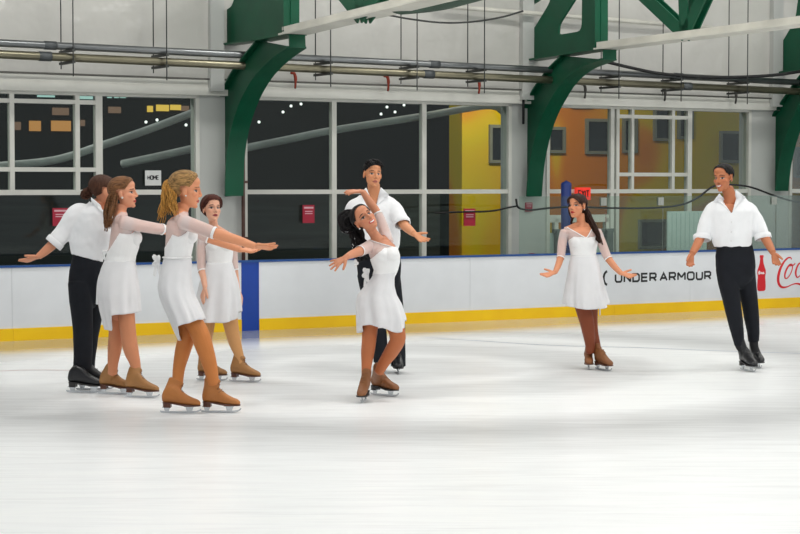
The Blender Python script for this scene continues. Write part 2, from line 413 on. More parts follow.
# red bottle and red script
REDP = mat('red board print', (214, 20, 34), 0.35)
bx0, bz0 = uz(761.3, 291.0, 0); bz1 = uz(761.3, 255.2, 0)[1]; bh = bz1 - bz0
prof = [(0, .30), (.03, .46), (.12, .5), (.28, .47), (.40, .42), (.50, .50), (.58, .49), (.68, .34), (.78, .22), (.88, .17), (.93, .17), (.94, .22), (1, .21)]
bw = (uz(765.6, 280, 0)[0] - uz(757.2, 280, 0)[0])
poly = [R(bx0 + bw * w_, -.0035, bz0 + bh * t) for t, w_ in prof] + [R(bx0 - bw * w_, -.0035, bz0 + bh * t) for t, w_ in reversed(prof)]
mb = MB(); mb.prism(poly, N * .004); bo = build('bottle_emblem', mb, REDP, boards)
mb = strokes_mb([[(-.9, .1), (-.5, .6), (-.75, .85), (-.95, .4), (-.8, 0), (-.4, .2)], [(-.3, .1), (-.2, .5), (0, .3), (-.2, .05)], [(.2, .5), (.1, .2), (.3, .1)], [(.7, .5), (.45, .5), (.45, .1), (.7, .2), (.75, .0)]], .011, (bx0, bz0 + bh * .47), bw * .4, .05, n0=-.005)
build('bottle_text', mb, mat('white print', (245, 235, 235), 0.4), bo)
def script(strokes, name):
    for st in strokes:
        mb = MB()
        P = spline([(x, y) for x, y, w_ in st], 6); wv = spline([(w_, 0) for x, y, w_ in st], 6)[:, 0]
        Q = np.array([uz(x, y, 0) for x, y in P]); wv = wv / 75.0
        L_, R_ = ribbon(Q, wv); flat_strip(mb, L_, R_, -.0022, .004)
        build(name, mb, REDP, boards)
bigC = [(791.6, 259.4, 1.0), (790.4, 257.6, 1.2), (787.5, 258.2, 1.6), (783.5, 262.5, 2.2), (780, 269.5, 2.9), (778.2, 277, 3.3), (778.6, 283.2, 3.0), (781.6, 287, 2.3), (786.5, 287, 1.4), (792, 284.6, 1.0), (797, 283.6, 1.6), (803, 285.2, 2.4), (812, 286.5, 2.2), (822, 283, 1.0)]
def oval(cx, cy, rx, ry, lean, a0=80, a1=440, w0=1.9):
    return [(cx + rx * math.cos(math.radians(a)) + lean * ry * math.sin(math.radians(a)), cy - ry * math.sin(math.radians(a)), w0 * (.62 + .5 * max(0, -math.cos(math.radians(a))))) for a in range(a0, a1 + 1, 30)]
def stem(x, y0, y1, lean=.36): return [(x + lean * (y1 - y0) * .5, y0, 1.0), (x, (y0 + y1) / 2, 2.0), (x - lean * (y1 - y0) * .42, y1 - 1, 1.6), (x - lean * (y1 - y0) * .42 + 2.4, y1 - 1.2, .8)]
S = [bigC, oval(788.6, 271.3, 2.9, 7.2, .36), [(789.5, 266, 1), (793.5, 265, 1.2), (795.2, 263.2, .9)],
     [(801.5, 264.5, 1.2), (799.5, 263.2, 1.4), (797, 267, 2), (795.6, 273, 2.2), (797, 277.3, 1.5), (800, 275.5, .9), (803, 271, .8)],
     oval(806.2, 269.5, 2.8, 6.6, .36), stem(811, 262.5, 276.5), [(816.5, 268, 1.6), (820.5, 267.6, 1.6)]]
dx, dy = 44.5, -2.0
S += [[(x + dx, y + dy, w_) for x, y, w_ in bigC[:9]], oval(788.6 + dx, 271.3 + dy, 2.9, 7, .36), [(851, 252, 1), (846, 262, 1.8), (843, 272, 1.8), (846, 273, .8), (852, 262, .7)], oval(855, 266.5, 2.8, 6.6, .36), stem(860, 259.5, 273.5)]
script(S, 'script_letter')

# ------------------------------------------------------------------ the building's wall and windows
def wu(px, py=150): return uz(px, py, NW)[0]
def wz(px, py): return uz(px, py, NW)[1]
WALLP = mat('white painted wall', (196, 198, 194), 0.55, var=0.04, scale=2.0, bump=0.05, bscale=6)
WHITE_M = mat('white painted frame', (214, 214, 206), 0.45, var=0.04, scale=5)
ZT = (wz(10, 92) + wz(500, 102.5) + wz(745, 109.5)) / 3       # underside of the header
ZR = (wz(60, 192.2) + wz(460, 191.7)) / 2                     # the long rail
ZS = 0.35
bays = [(wu(-260), wu(199)), (wu(243), wu(511)), (wu(546), wu(750.5)), (wu(789), wu(1050))]
ZLINER = wz(5, 74)
mb = MB()
mb.rbox(-16, 26, NW, NW + .25, -.05, ZS)
edges = [-16.0] + [e for b in bays for e in b] + [26.0]
for i in range(0, len(edges), 2): mb.rbox(edges[i], edges[i + 1], NW, NW + .25, ZS, ZT)
mb.rbox(-16, 26, NW - .02, NW + .25, ZT, ROOF_Z)
o = build('wall_back', mb, WALLP); tag(o, kind='structure')
mb = MB(); mb.rbox(-16, 26, NW - .09, NW - .02, ZT, ZT + .10); mb.rbox(-16, 26, NW - .07, NW - .02, ZT + .1, ZLINER)
o = build('trim_1', mb, WHITE_M); tag(o, kind='structure')
GLASS = glass_mat('dark window glass', (0.80, 0.86, 0.84), .62)
def bar_v(mb, px, w, z0, z1, n0=-.01, n1=.07, py=150):
    u = wu(px, py); mb.rbox(u - w / 2, u + w / 2, NW + n0, NW + n1, z0, z1)
def bar_h(mb, u0, u1, z, w, n0=-.005, n1=.065): mb.rbox(u0, u1, NW + n0, NW + n1, z - w / 2, z + w / 2)
def window(k, bay, vbars, hbars, frame=.05):
    u0, u1 = bay; mb = MB()
    mb.rbox(u0, u0 + frame, NW - .02, NW + .12, ZS, ZT); mb.rbox(u1 - frame, u1, NW - .02, NW + .12, ZS, ZT)
    mb.rbox(u0, u1, NW - .02, NW + .12, ZT - .035, ZT); mb.rbox(u0, u1, NW - .02, NW + .12, ZS, ZS + .06)
    root = build('window_%d' % k, mb, WHITE_M); tag(root, kind='structure')
    mb = MB()
    for px, w, z0, z1 in vbars: bar_v(mb, px, w, z0, z1)
    for a, b, z, w in hbars: bar_h(mb, a, b, z, w)
    build('mullion', mb, WHITE_M, root)
    mb = MB(); mb.rbox(u0 + .01, u1 - .01, NW + .03, NW + .042, ZS, ZT); build('pane', mb, GLASS, root)
    return root
z101, z169 = wz(50, 101.5), wz(50, 169.5)
window(1, bays[0], [(12, .055, ZR, ZT), (77.5, .055, ZR, ZT), (99, .085, ZR, ZT), (-53, .055, ZR, ZT), (-120, .08, ZS, ZT)],
       [(bays[0][0], wu(98), z101, .05), (bays[0][0], wu(98), z169, .05), (bays[0][0], bays[0][1], ZR, .06)])
window(2, bays[1], [(334, .065, ZS, ZT), (424, .065, ZS, ZT)], [(bays[1][0], bays[1][1], ZR, .055)])
z117, z174, z218 = wz(650, 117), wz(650, 174.5), wz(580, 218.5)
window(3, bays[2], [(612.2, .06, ZS, ZT), (617.6, .05, ZS, ZT), (632.5, .045, ZR, ZT), (673, .05, ZR, ZT), (689.5, .075, ZS, ZT)],
       [(wu(617), wu(690), z117, .05), (wu(617), wu(690), z174, .05), (bays[2][0], bays[2][1], ZR, .055)])
window(4, bays[3], [(860, .06, ZS, ZT)], [(bays[3][0], bays[3][1], ZR, .055)])
# green grey jamb strips at the right end of the middle window, as the photo shows
# glazed door below the rail in the third window
dr = empty('door_1', R(wu(580), NW, 0)); tag(dr, kind='structure')
FROST = mat('frosted mint glazing', (196, 214, 208), 0.4, var=0.03, spec=0.4)
mb = MB(); mb.rbox(bays[2][0] + .05, wu(609), NW - .015, NW + .06, z218 - .05, z218 + .05)
for px in (547.5, 556, 607): bar_v(mb, px, .06, 0, z218, -.015, .06, 235)
build('door_frame', mb, WHITE_M, dr)
mb = MB(); mb.rbox(bays[2][0] + .05, wu(609), NW + .0, NW + .02, .02, z218 - .19); build('door_panel', mb, FROST, dr)
mb = MB()
mb.rbox(wu(552), wu(612), NW - .06, NW - .015, z218 - .19, z218 - .14)
for px in (556.5, 606.5): 
    u = wu(px, 235); mb.rbox(u - .05, u + .05, NW - .09, NW - .015, z218 - .5, z218 - .16)
build('door_closer', mb, mat('grey door hardware', (120, 128, 124), 0.4, 0.4), dr)

# glossy white liner sheets above the header, one per bay, slightly slack
LINER = mat('glossy white liner sheet', (206, 205, 199), 0.11, var=0.03, scale=1.2, bump=0.6, bscale=1.6, bdist=.10, spec=0.5)
ledges = [(-16, wu(-20, 40)), (wu(-20, 40), wu(212, 40)), (wu(222, 40), wu(517, 40)), (wu(525, 40), wu(767, 40)), (wu(775, 40), 26)]
for i, (a, b) in enumerate(ledges):
    nu, nz_ = max(8, int((b - a) * 10)), 24; Vv = []; Ff = []
    for k in range(nz_ + 1):
        for j in range(nu + 1):
            s_, t = j / nu, k / nz_; z = ZLINER + (ROOF_Z - ZLINER) * t
            bulge = .05 + .05 * math.sin(PI * min(1, t * 2.2)) * math.sin(PI * s_) ** .5 + .006 * math.sin(j * .9 + k * .7) * math.sin(k * 1.3 + i)
            Vv.append(R(a + (b - a) * s_, NW - .02 - bulge, z))
    for k in range(nz_):
        for j in range(nu): q = k * (nu + 1) + j; Ff.append((q, q + 1, q + nu + 2, q + nu + 1))
    mb = MB(); mb.add(Vv, Ff); o = build('wall_liner', mb, LINER, smooth=True); tag(o, kind='structure')
mb = MB()
for px in (212, 522, 771): u = wu(px, 30); mb.rbox(u - .09, u + .09, NW - .16, NW - .02, ZT + .05, ROOF_Z)
o = build('trim_2', mb, WALLP); tag(o, kind='structure')

# ------------------------------------------------------------------ what stands outside in the night
mb = MB(); mb.rbox(-30, 40, NW + .25, NW + 30, -.3, -.2); o = build('ground_outside', mb, mat('asphalt', (38, 40, 42), 0.9)); tag(o, kind='structure')
def facade_material():
    m = bpy.data.materials.new('orange and yellow render'); m.use_nodes = True; nt = m.node_tree; N_ = nt.nodes; L = nt.links; b = N_['Principled BSDF']
    g = N_.new('ShaderNodeNewGeometry'); mp = N_.new('ShaderNodeMapping'); mp.inputs['Scale'].default_value = (.55, .55, .42); mp.inputs['Rotation'].default_value = (.2, .5, .3)
    L.new(g.outputs['Position'], mp.inputs[0]); n = N_.new('ShaderNodeTexNoise'); n.inputs['Scale'].default_value = 1.0; n.inputs['Detail'].default_value = 1.0; n.inputs['Distortion'].default_value = .8
    L.new(mp.outputs[0], n.inputs['Vector']); r = N_.new('ShaderNodeValToRGB'); cr = r.color_ramp
    cr.elements[0].position = .36; cr.elements[0].color = (*lin((196, 112, 12)), 1)
    cr.elements[1].position = .62; cr.elements[1].color = (*lin((196, 172, 8)), 1)
    e = cr.elements.new(.44); e.color = (*lin((206, 132, 14)), 1); e = cr.elements.new(.50); e.color = (*lin((206, 170, 6)), 1)
    e = cr.elements.new(.72); e.color = (*lin((198, 156, 10)), 1)
    L.new(n.outputs['Fac'], r.inputs[0]); L.new(r.outputs[0], b.inputs['Base Color']); b.inputs['Roughness'].default_value = .8
    return m
NF = NW + 5.0
def fu(px, py): return uz(px, py, NF)
bld = empty('painted_building', R(9, NF, 0)); tag(bld, 'orange and yellow painted building outside the right hand windows', 'building')
ul = fu(462, 150)[0]
mb = MB()
top = [R(ul, NF, -.3), R(24, NF, -.3), R(24, NF, 6), R(ul + 1.6, NF, 6)] + [R(ul + .55 * (1 - math.cos(t)), NF, 3.0 + .9 * math.sin(t)) for t in np.linspace(PI / 2, 0, 8)]
mb.prism(top, N * .4); build('facade', mb, facade_material(), bld)
DARKW = mat('dark window of the building', (22, 26, 34), 0.2); GREYT = mat('grey window trim', (118, 118, 112), 0.6)
for x0, y0, x1, y1 in [(491, 128, 503, 160), (549, 130, 562, 150), (587, 122, 608, 151), (573, 95, 589, 105), (624, 121, 634, 150), (655, 101, 668, 138), (679, 93, 690, 136), (721, 134, 738, 160), (795, 150, 812, 175), (640, 222, 664, 246)]:
    a, za_ = fu(x0, y1); b, zb_ = fu(x1, y0)
    mb = MB(); w = .05
    for q in ((a - w, b + w, za_ - w, za_), (a - w, b + w, zb_, zb_ + w), (a - w, a, za_, zb_), (b, b + w, za_, zb_)): mb.rbox(q[0], q[1], NF - .05, NF, q[2], q[3])
    fr = build('window_frame', mb, GREYT, bld)
    mb = MB(); mb.rbox(a, b, NF - .015, NF, za_, zb_); build('pane', mb, DARKW, fr)
NB = NW + 11.0
far = empty('distant_building', R(2, NB, 0)); tag(far, 'dark building in the night with small lit windows beyond the left hand glass', 'building')
mb = MB(); mb.rbox(-18, uz(455, 150, NB)[0], NB, NB + 3, -.3, 9); build('facade', mb, mat('dark facade', (20, 26, 27), 0.9, var=.25, scale=.8), far)
WARM = mat('warm lit window', (60, 40, 20), emit=(255, 176, 96), estr=.55); WARM2 = mat('amber lit window', (60, 50, 20), emit=(255, 206, 84), estr=.9); COOL = mat('cool lit window', (50, 60, 60), emit=(200, 240, 232), estr=.75); DIM = mat('dim lit window', (60, 40, 34), emit=(220, 170, 140), estr=.25)
def lit(rects, m):
    for x0, y0, x1, y1 in rects:
        a, za_ = uz(x0, y1, NB); b, zb_ = uz(x1, y0, NB); mb = MB(); mb.rbox(a, b, NB - .05, NB, za_, zb_); build('lit_window', mb, m, far)
lit([(29, 121, 40, 131), (51, 121, 70, 131)], WARM); lit([(147, 106, 152, 112), (156, 105, 168, 111), (170, 105, 180, 110)], WARM2)
lit([(37, 92, 54, 97), (78, 93, 94, 99), (107, 93, 111, 98), (114, 93, 118, 98), (120, 93, 125, 98)], COOL); lit([(14, 122, 20, 130), (52, 108, 68, 115), (78, 120, 84, 126), (108, 107, 120, 113), (180, 106, 188, 111)], DIM)
LAMPW = mat('white lamp', (240, 240, 240), emit=(255, 255, 250), estr=2.2)
for i, (x, y) in enumerate([(146, 122), (157, 120), (159, 125), (183, 119), (186, 125), (283, 112), (291, 106), (301, 104), (259, 122), (247, 118), (386, 100), (387, 107), (404, 105), (395, 112), (381, 114)]):
    c = uz(x, y, NB - 1.5); mb = MB(); mb.ellipsoid(R(c[0], NB - 1.5, c[1]), (.024, .024, .024), nu=10, nv=6); o = build('street_light', mb, LAMPW, smooth=True)
    tag(o, 'tiny white street light in the dark beyond the ' + ('left hand window' if x < 200 else 'middle window'), 'light', 'street lights beyond the ' + ('left window' if x < 200 else 'middle window'))
PALE = mat('pale reflection beam', (206, 206, 204), .7, var=.25, scale=2)  # tubes put outside the windows in place of reflections in the glass
for pts_, lab in [([(-60, 172), (0, 166), (55, 160), (100, 146), (150, 129), (205, 108)], 'pale sloping beam standing in for a reflection in the left hand window'), ([(122, 164), (160, 156), (208, 145)], 'short pale beam standing in for a lower reflection in the left hand window'),
                  ([(236, 150), (290, 139), (335, 130), (424, 116), (470, 108), (492, 106), (503, 112), (509, 124)], 'pale curved beam standing in for a reflection in the middle window')]:
    P = spline([R(uz(x, y, NW + 1.6)[0], NW + 1.6, uz(x, y, NW + 1.6)[1]) for x, y in pts_], 6); mb = MB(); mb.tube(P, .05, 12); o = build('reflection_bar', mb, PALE, smooth=True); tag(o, lab, 'bar')
# low dark fence outside under the rail
o = None
mb = MB(); u0f, z0f = uz(-80, 205, NW + 3); mb.rbox(-18, uz(440, 205, NW + 3)[0], NW + 3, NW + 3.1, -.2, ZR - .05)
o = build('yard_fence', mb, mat('grey slatted fence', (58, 61, 62), 0.7, var=.3, scale=2.0, stretch=(.3, .3, 6))); tag(o, 'low dark grey slatted fence outside the left and middle windows', 'fence')

# ------------------------------------------------------------------ green steel arches and the truss above each
GREEN = mat('green painted steel', (4, 80, 54), 0.42, var=.14, scale=2.2, bump=.04, bscale=8, spec=.35)
CHORD = mat('dirty white painted steel', (214, 212, 202), 0.5, var=.10, scale=3.0)
def plane_poly(pts, u, sm=0): return [R(u, *nz(x, y, u)) for x, y in pts]
def strip(mb, pts, u, w, th=.02):
    """a plate of width w across the web, following pts"""
    P = spline(plane_poly(pts, u), 8); T = np.gradient(P, axis=0); T /= np.linalg.norm(T, axis=1)[:, None]
    S_ = np.cross(T, U); k = len(P)
    V = np.vstack([P - U * w / 2, P + U * w / 2, P + U * w / 2 + S_ * th, P - U * w / 2 + S_ * th])
    Fq = []
    for i in range(k - 1):
        for a, b in ((0, 1), (1, 2), (2, 3), (3, 0)): Fq.append((a * k + i, b * k + i, b * k + i + 1, a * k + i + 1))
    Fq += [(0, k, 2 * k, 3 * k), (k - 1, 4 * k - 1, 3 * k - 1, 2 * k - 1)]
    mb.add(V, Fq)
def arch(pxu, web_l, web_r, lab):
    u = wu(pxu, 150)
    root = empty('steel_arch', R(u, NW - .1, ZR)); tag(root, lab, 'arch', 'green steel arches along the wall')
    mb = MB(); L_ = plane_poly(web_l, u); R_ = list(spline(plane_poly(web_r, u), 6))
    V, k = [], 24
    def resample(P, n):
        P = np.array(P); d = np.r_[0, np.cumsum(np.linalg.norm(np.diff(P, axis=0), axis=1))]; return np.column_stack([np.interp(np.linspace(0, d[-1], n), d, P[:, a]) for a in range(3)])
    A, B = resample(L_, k), resample(R_, k); th = U * .012
    V = np.vstack([A - th, B - th, B + th, A + th]); Fq = []
    for i in range(k - 1):
        for a, b in ((0, 1), (1, 2), (2, 3), (3, 0)): Fq.append((a * k + i, b * k + i, b * k + i + 1, a * k + i + 1))
    Fq += [(0, k, 2 * k, 3 * k), (k - 1, 4 * k - 1, 3 * k - 1, 2 * k - 1)]
    mb.add(V, Fq); build('web', mb, GREEN, root)
    mb = MB(); strip(mb, web_r, u, .24); build('inner_flange', mb, GREEN, root)
    mb = MB(); strip(mb, web_l, u, .16, -.02); build('outer_flange', mb, GREEN, root)
    return root, u
def gusset(root, u, outline, holes, flange):
    """an upright plate with slots; the plate is cut into strips between the slots"""
    mb = MB(); P = plane_poly(outline, u); hs = [plane_poly(h, u) for h in holes]
    c = bpy.data.curves.new('c', 'CURVE'); c.dimensions = '2D'; c.fill_mode = 'BOTH'; c.extrude = .015
    for q in [P] + hs:
        s_ = c.splines.new('POLY'); s_.points.add(len(q) - 1); s_.use_cyclic_u = True
        for i, p in enumerate(q): s_.points[i].co = (float(np.dot(p - B0, N)), float(p[2]), 0, 1)
    o = bpy.data.objects.new('c', c); COL.objects.link(o); dg = bpy.context.evaluated_depsgraph_get(); me = bpy.data.meshes.new_from_object(o.evaluated_get(dg))
    Vv = np.array([R(u + v.co.z, v.co.x, v.co.y) for v in me.vertices]); Ff = [tuple(p.vertices) for p in me.polygons]
    bpy.data.objects.remove(o); bpy.data.curves.remove(c); bpy.data.meshes.remove(me)
    mb.add(Vv, Ff); build('gusset_plate', mb, GREEN, root)
    for f in flange:
        mb = MB(); strip(mb, f, u, .2); build('gusset_flange', mb, GREEN, root)
def rr(pts, n=4, k=.22):
    """round the corners of an outline"""
    P = np.array(pts, float); out = []
    for i in range(len(P)):
        a, b, c = P[i - 1], P[i], P[(i + 1) % len(P)]
        p, q = b + (a - b) * k, b + (c - b) * k
        for t in np.linspace(0, 1, n): out.append((1 - t) ** 2 * p + 2 * t * (1 - t) * b + t * t * q)
    return out
a1, u1_ = arch(226, [(221, 197), (221, 114.5), (217.5, 114.5), (234.5, 76), (250, 55), (261, 41)],
               [(234.3, 196), (235.5, 160), (239.5, 132), (246, 110), (254, 92), (265, 75), (280, 60), (297, 48)], 'green steel arch bracket left of the middle window, behind the short haired skater')
gusset(a1, u1_, [(219, 46), (219, -30), (292, -30), (292, 31), (262, 40)], [rr([(226, 11), (226, -18), (240, -18), (233, 6)])], [[(219.3, 46), (219.3, -30)], [(291.5, 32), (291.5, -30)], [(219, 46.5), (262, 40.5), (292, 32)]])
mb = MB(); strip(mb, [(261, 41.5), (280, 38), (296.5, 35)], u1_, .26, .03); strip(mb, [(296.5, 35), (297, 48)], u1_, .2); build('cap_plate', mb, GREEN, a1)
a2, u2_ = arch(528, [(524.5, 197), (524.5, 121), (521, 121), (537, 90), (553, 68), (565, 56)],
               [(534.3, 196.5), (537, 165), (542, 140), (549, 118), (558, 100), (570, 82), (586, 69), (609, 60)], 'green steel arch bracket between the middle window and the door bay')
gusset(a2, u2_, [(522, 62), (522, -30), (602, -30), (602, 48), (566, 55)], [rr([(529.5, 7), (550, -6), (551, 2), (534, 30), (530, 28)], k=.25), rr([(559, 35), (560, 24), (578, -4), (583, -6), (582.5, 31)], k=.2)], [[(522.3, 62), (522.3, -30)], [(601.5, 49), (601.5, -30)], [(522, 62.5), (566, 55.5), (602, 48.5)]])
mb = MB(); strip(mb, [(566, 56), (590, 52), (609, 50)], u2_, .26, .03); strip(mb, [(609, 50), (609, 60)], u2_, .2); build('cap_plate', mb, GREEN, a2)
a3, u3_ = arch(776, [(772, 191), (772, 128), (768.5, 127.5), (788, 97), (803, 76), (815, 62)],
               [(782, 191), (785, 165), (791, 140), (799, 118), (810, 98), (822, 82), (838, 70), (860, 60)], 'green steel arch bracket at the right edge, beyond the dark haired man')
gusset(a3, u3_, [(768, 75), (768, -30), (850, -30), (850, 62), (815, 68)], [rr([(775, 40), (776, 0), (800, -10), (796, 20), (780, 47)])], [[(768.3, 75), (768.3, -30)], [(768, 75.5), (815, 68.5), (850, 62)]])
# bottom chords of the trusses run out over the ice from each gusset
def chord(root, u, p, q, m=CHORD, h=.075, ext=3.0):
    A, B = R(u, *nz(*p, u)), R(u, *nz(*q, u)); B = A + (B - A) * ext; d = unit0(B - A); s_ = np.cross(d, U); s_ = s_ if s_[2] > 0 else -s_; mb = MB()
    mb.prism([A - U * .10, A + U * .10, A + U * .10 + s_ * h, A - U * .10 + s_ * h], B - A); mb.prism([A - U * .15, A + U * .15, A + U * .15 - s_ * .02, A - U * .15 - s_ * .02], B - A); build('bottom_chord', mb, m, root)
chord(a1, u1_, (290, 34), (395, 9), ext=2.2); chord(a2, u2_, (603, 48.5), (800, 24), ext=1.6); chord(a3, u3_, (850, 62), (950, 48))
def member(root, u, p, q, w=.10):
    A, B = R(u, *nz(*p, u)), R(u, *nz(*q, u)); d = (B - A) / np.linalg.norm(B - A); s_ = np.cross(d, U) * w / 2; mb = MB()
    for dn in (-.06, .04): mb.prism([A - s_ + U * dn, B - s_ + U * dn, B + s_ + U * dn, A + s_ + U * dn], U * .02)
    build('diagonal_member', mb, GREEN, root)
for q in ((640, -10), (686, -14), (712, -18)): member(a2, u2_, (688, 35), q, .16)
for q in ((340, -14), (364, -16), (390, -18)): member(a1, u1_, (364, 16.5), q, .17)

# ------------------------------------------------------------------ pipes, hangers, hooks, cables
NP = NW - .55
def pp(px, py, n=NP): return R(uz(px, py, n)[0], n, uz(px, py, n)[1])
PIPE1 = mat('grey steel pipe', (128, 131, 132), 0.30, 0.8, var=.15, scale=3); PIPE2 = mat('tarnished brassy pipe', (138, 133, 112), 0.32, 0.8, var=.18, scale=2)
COUP = mat('dark pipe coupling', (84, 88, 90), 0.5, 0.4)
def pipe(a, b, r, m, joints, label):
    A, B = pp(*a), pp(*b); mb = MB(); mb.tube([A, B], r, 20); root = build('ceiling_pipe', mb, m, smooth=True); tag(root, label, 'pipe')
    for x in joints:
        t = (x - a[0]) / (b[0] - a[0]); C = A + (B - A) * t; d = (B - A) / np.linalg.norm(B - A); mb = MB(); mb.tube([C - d * .07, C + d * .07], r * 1.14, 20); build('coupling', mb, COUP, root, smooth=True)
pipe((-60, 40), (830, 84), .043, PIPE1, (26, 207, 373, 640), 'upper grey steel pipe under the white liner sheets')
pipe((-60, 51.5), (830, 93), .048, PIPE2, (22, 206, 367, 650), 'lower tarnished pipe running just below the grey one')
HANG = mat('dark hanger steel', (70, 72, 70), 0.5, 0.5)
for i, px in enumerate((67, 160, 323, 409, 476, 610, 672, 738)):
    t = (px + 60) / 890.0; u, z1 = uz(px, 40 + 44 * t, NP); z2 = uz(px, 51.5 + 41.5 * t, NP)[1]
    where = ['above the tied back bun at far left', 'above the blonde ponytail', 'left of the curly haired man', 'right of the curly haired man', 'left of the middle arch', 'right of the middle arch', 'above the glazed bay with small panes', 'near the right hand arch'][i]
    root = empty('pipe_hanger', R(u, NP, z2)); tag(root, 'dark steel trapeze hanger carrying both pipes ' + where, 'pipe hanger', 'trapeze hangers of the two pipes')
    for zc, r in ((z1, .04), (z2, .045)):
        mb = MB(); mb.rbox(u - .02, u + .02, NP - .22, NP + .22, zc - r - .03, zc - r - .002); build('crossbar', mb, HANG, root)
    for dn in (-.2, .2):
        mb = MB(); mb.tube([R(u, NP + dn, z2 - .22 + (.1 if dn > 0 else 0)), R(u, NP + dn, ROOF_Z)], .007, 8); build('rod', mb, HANG, root, smooth=True)
# thin conduit along the header
mb = MB(); mb.tube([R(wu(-60, 70), NW - .12, wz(-60, 70.5)), R(wu(830, 100), NW - .12, wz(830, 101))], .012, 10); o = build('thin_conduit', mb, mat('dark grey conduit', (104, 104, 98), .5, .3), smooth=True); tag(o, 'thin dark conduit running along the top of the white header', 'conduit')
RUST = mat('rusty red hook paint', (150, 52, 30), .6); DHOOK = mat('dark hook iron', (62, 60, 56), .6)
for px, py, m, lab in [(294, 75, RUST, 'rusty red pipe hook just right of the left green arch'), (387, 78, RUST, 'rusty red pipe hook above the window, right of the curly haired man'), (478, 81, RUST, 'rusty red pipe hook above the window, left of the middle arch'),
                       (584, 86, DHOOK, 'dark iron hook just right of the middle green arch'), (664, 89, DHOOK, 'dark iron hook above the small paned glazing'), (735, 92, DHOOK, 'dark iron hook above the laughing man')]:
    u, z = uz(px, py, NW - .18); P = [R(u - .04, NW - .18, z + .03), R(u, NW - .18, z + .02), R(u + .02, NW - .18, z - .03), R(u + .02, NW - .18, z - .11), R(u + .025, NW - .16, z - .16)]
    mb = MB(); mb.tube(spline(P, 5), [.022] * 5 + [.02] * 8 + [.014] * 8, 10); o = build('pipe_hook', mb, m, smooth=True); tag(o, lab, 'hook', 'hooks along the header')
def cable(name, pts, r, m, label, cat='cable', n=NP - .1, group=None):
    P = spline([R(uz(x, y, n)[0], n, uz(x, y, n)[1]) for x, y in pts], 8); mb = MB(); mb.tube(P, r, 8); o = build(name, mb, m, smooth=True); tag(o, label, cat, group); return o
BLK = mat('black rubber cable', (18, 19, 20), .6)
cable('sagging_cable', [(388, 15), (410, 19), (440, 22.5), (470, 22), (500, 17.5), (523, 11)], .012, HANG, 'thin dark cable sagging across the white liner, left of the middle arch')
cable('black_cable', [(607, 62), (630, 67.5), (660, 73.5), (700, 77), (740, 77), (775, 75), (810, 70)], .022, BLK, 'thick black cable sagging above the pipes at upper right')
mb = MB(); mb.tube([R(wu(430, 8), NW - .25, wz(420, 7)), R(wu(700, 28), NW - .25, wz(700, 29))], .03, 10); o = build('white_pipe', mb, CHORD, smooth=True); tag(o, 'slim white pipe across the liner behind the middle gusset', 'pipe')
mb = MB(); mb.tube([R(uz(523.5, 80, NW - .1)[0], NW - .1, wz(523, 82)), R(uz(523.5, 80, NW - .1)[0], NW - .1, wz(523, 124))], .018, 10); o = build('drop_pipe', mb, BLK, smooth=True); tag(o, 'short black vertical pipe beside the middle green arch', 'pipe')
RBR = mat('rusty brown pipe', (88, 60, 52), .6, var=.25)
ud = uz(243.2, 190, NW - .06)[0]
mb = MB(); mb.tube([R(ud, NW - .06, .0), R(ud, NW - .06, wz(241, 118))], .022, 12); root = build('drain_pipe', mb, RBR, smooth=True); tag(root, 'rusty brown vertical drain pipe at the left edge of the middle window', 'pipe')
for y in (182, 238): mb = MB(); mb.rbox(ud - .05, ud + .05, NW - .09, NW, wz(243, y) - .015, wz(243, y) + .015); build('bracket', mb, RBR, root)
# dark green wrapped duct hanging at the top of the picture
P = [at_depth(389, 7.5, 19.0), at_depth(405, 6.5, 19.0), at_depth(440, 2, 19.0), at_depth(470, -6, 19.0), at_depth(520, -20, 19.0)]
P = spline(P, 6); mb = MB(); mb.tube(P, np.interp(np.linspace(0, 1, len(P)), [0, .05, .2, 1], [.02, .05, .08, .10]), 20); o = build('wrapped_duct', mb, mat('dark green wrapping', (52, 74, 60), .55, var=.2, scale=6, bump=.2, bscale=14), smooth=True); tag(o, 'dark green wrapped duct hanging from the roof at top centre', 'duct')

# ------------------------------------------------------------------ signs, paper, rink shield, padded post
def sign(name, rect, n, m, label, cat, depth=.012, stand=None):
    x0, y0, x1, y1 = rect; a, za_ = uz(x0, y1, n); b, zb_ = uz(x1, y0, n); mb = MB(); mb.rbox(a, b, n - depth, n, za_, zb_); o = build(name, mb, m); tag(o, label, cat); return o, a, b, za_, zb_
REDS = mat('red sign', (176, 30, 58), .45); PAPER = mat('white paper', (214, 216, 214), .7); INK = mat('black ink', (30, 30, 34), .6); WINK = mat('white sign print', (226, 180, 190), .5)
for rect, lab in [((52.5, 208, 68, 226), 'red notice on the glass behind the man with the bun'), ((302.5, 205, 314, 223), 'red notice on the glass left of the curly haired man'), ((463.5, 208.5, 475, 226), 'red notice on the glass right of the curly haired man'),
                  ((525, 202.5, 532, 211.5), 'small dark red notice on the white pier under the middle arch'), ((528.5, 253, 534, 259), 'small red notice low on the white pier, just above the boards'), ((555, 243, 560, 256), 'red notice at the door, left of the woman with long dark hair')]:
    o, a, b, z0, z1 = sign('notice_sign', rect, NW - .012, REDS, lab, 'sign'); o['group'] = 'red notices along the wall'
    if b - a > .1:
        mb = MB(); mb.rbox(a + (b - a) * .1, b - (b - a) * .1, NW - .0265, NW - .024, z0 + (z1 - z0) * .8, z0 + (z1 - z0) * .9)
        for k in (.62, .5): mb.rbox(a + (b - a) * .18, b - (b - a) * .18, NW - .0265, NW - .024, z0 + (z1 - z0) * k, z0 + (z1 - z0) * (k + .05))
        build('print', mb, WINK, o)
o, a, b, z0, z1 = sign('paper_sign', (145, 170.5, 161, 185.5), NW - .008, PAPER, 'white paper sign reading HOME on the left hand glass', 'sign', .004)
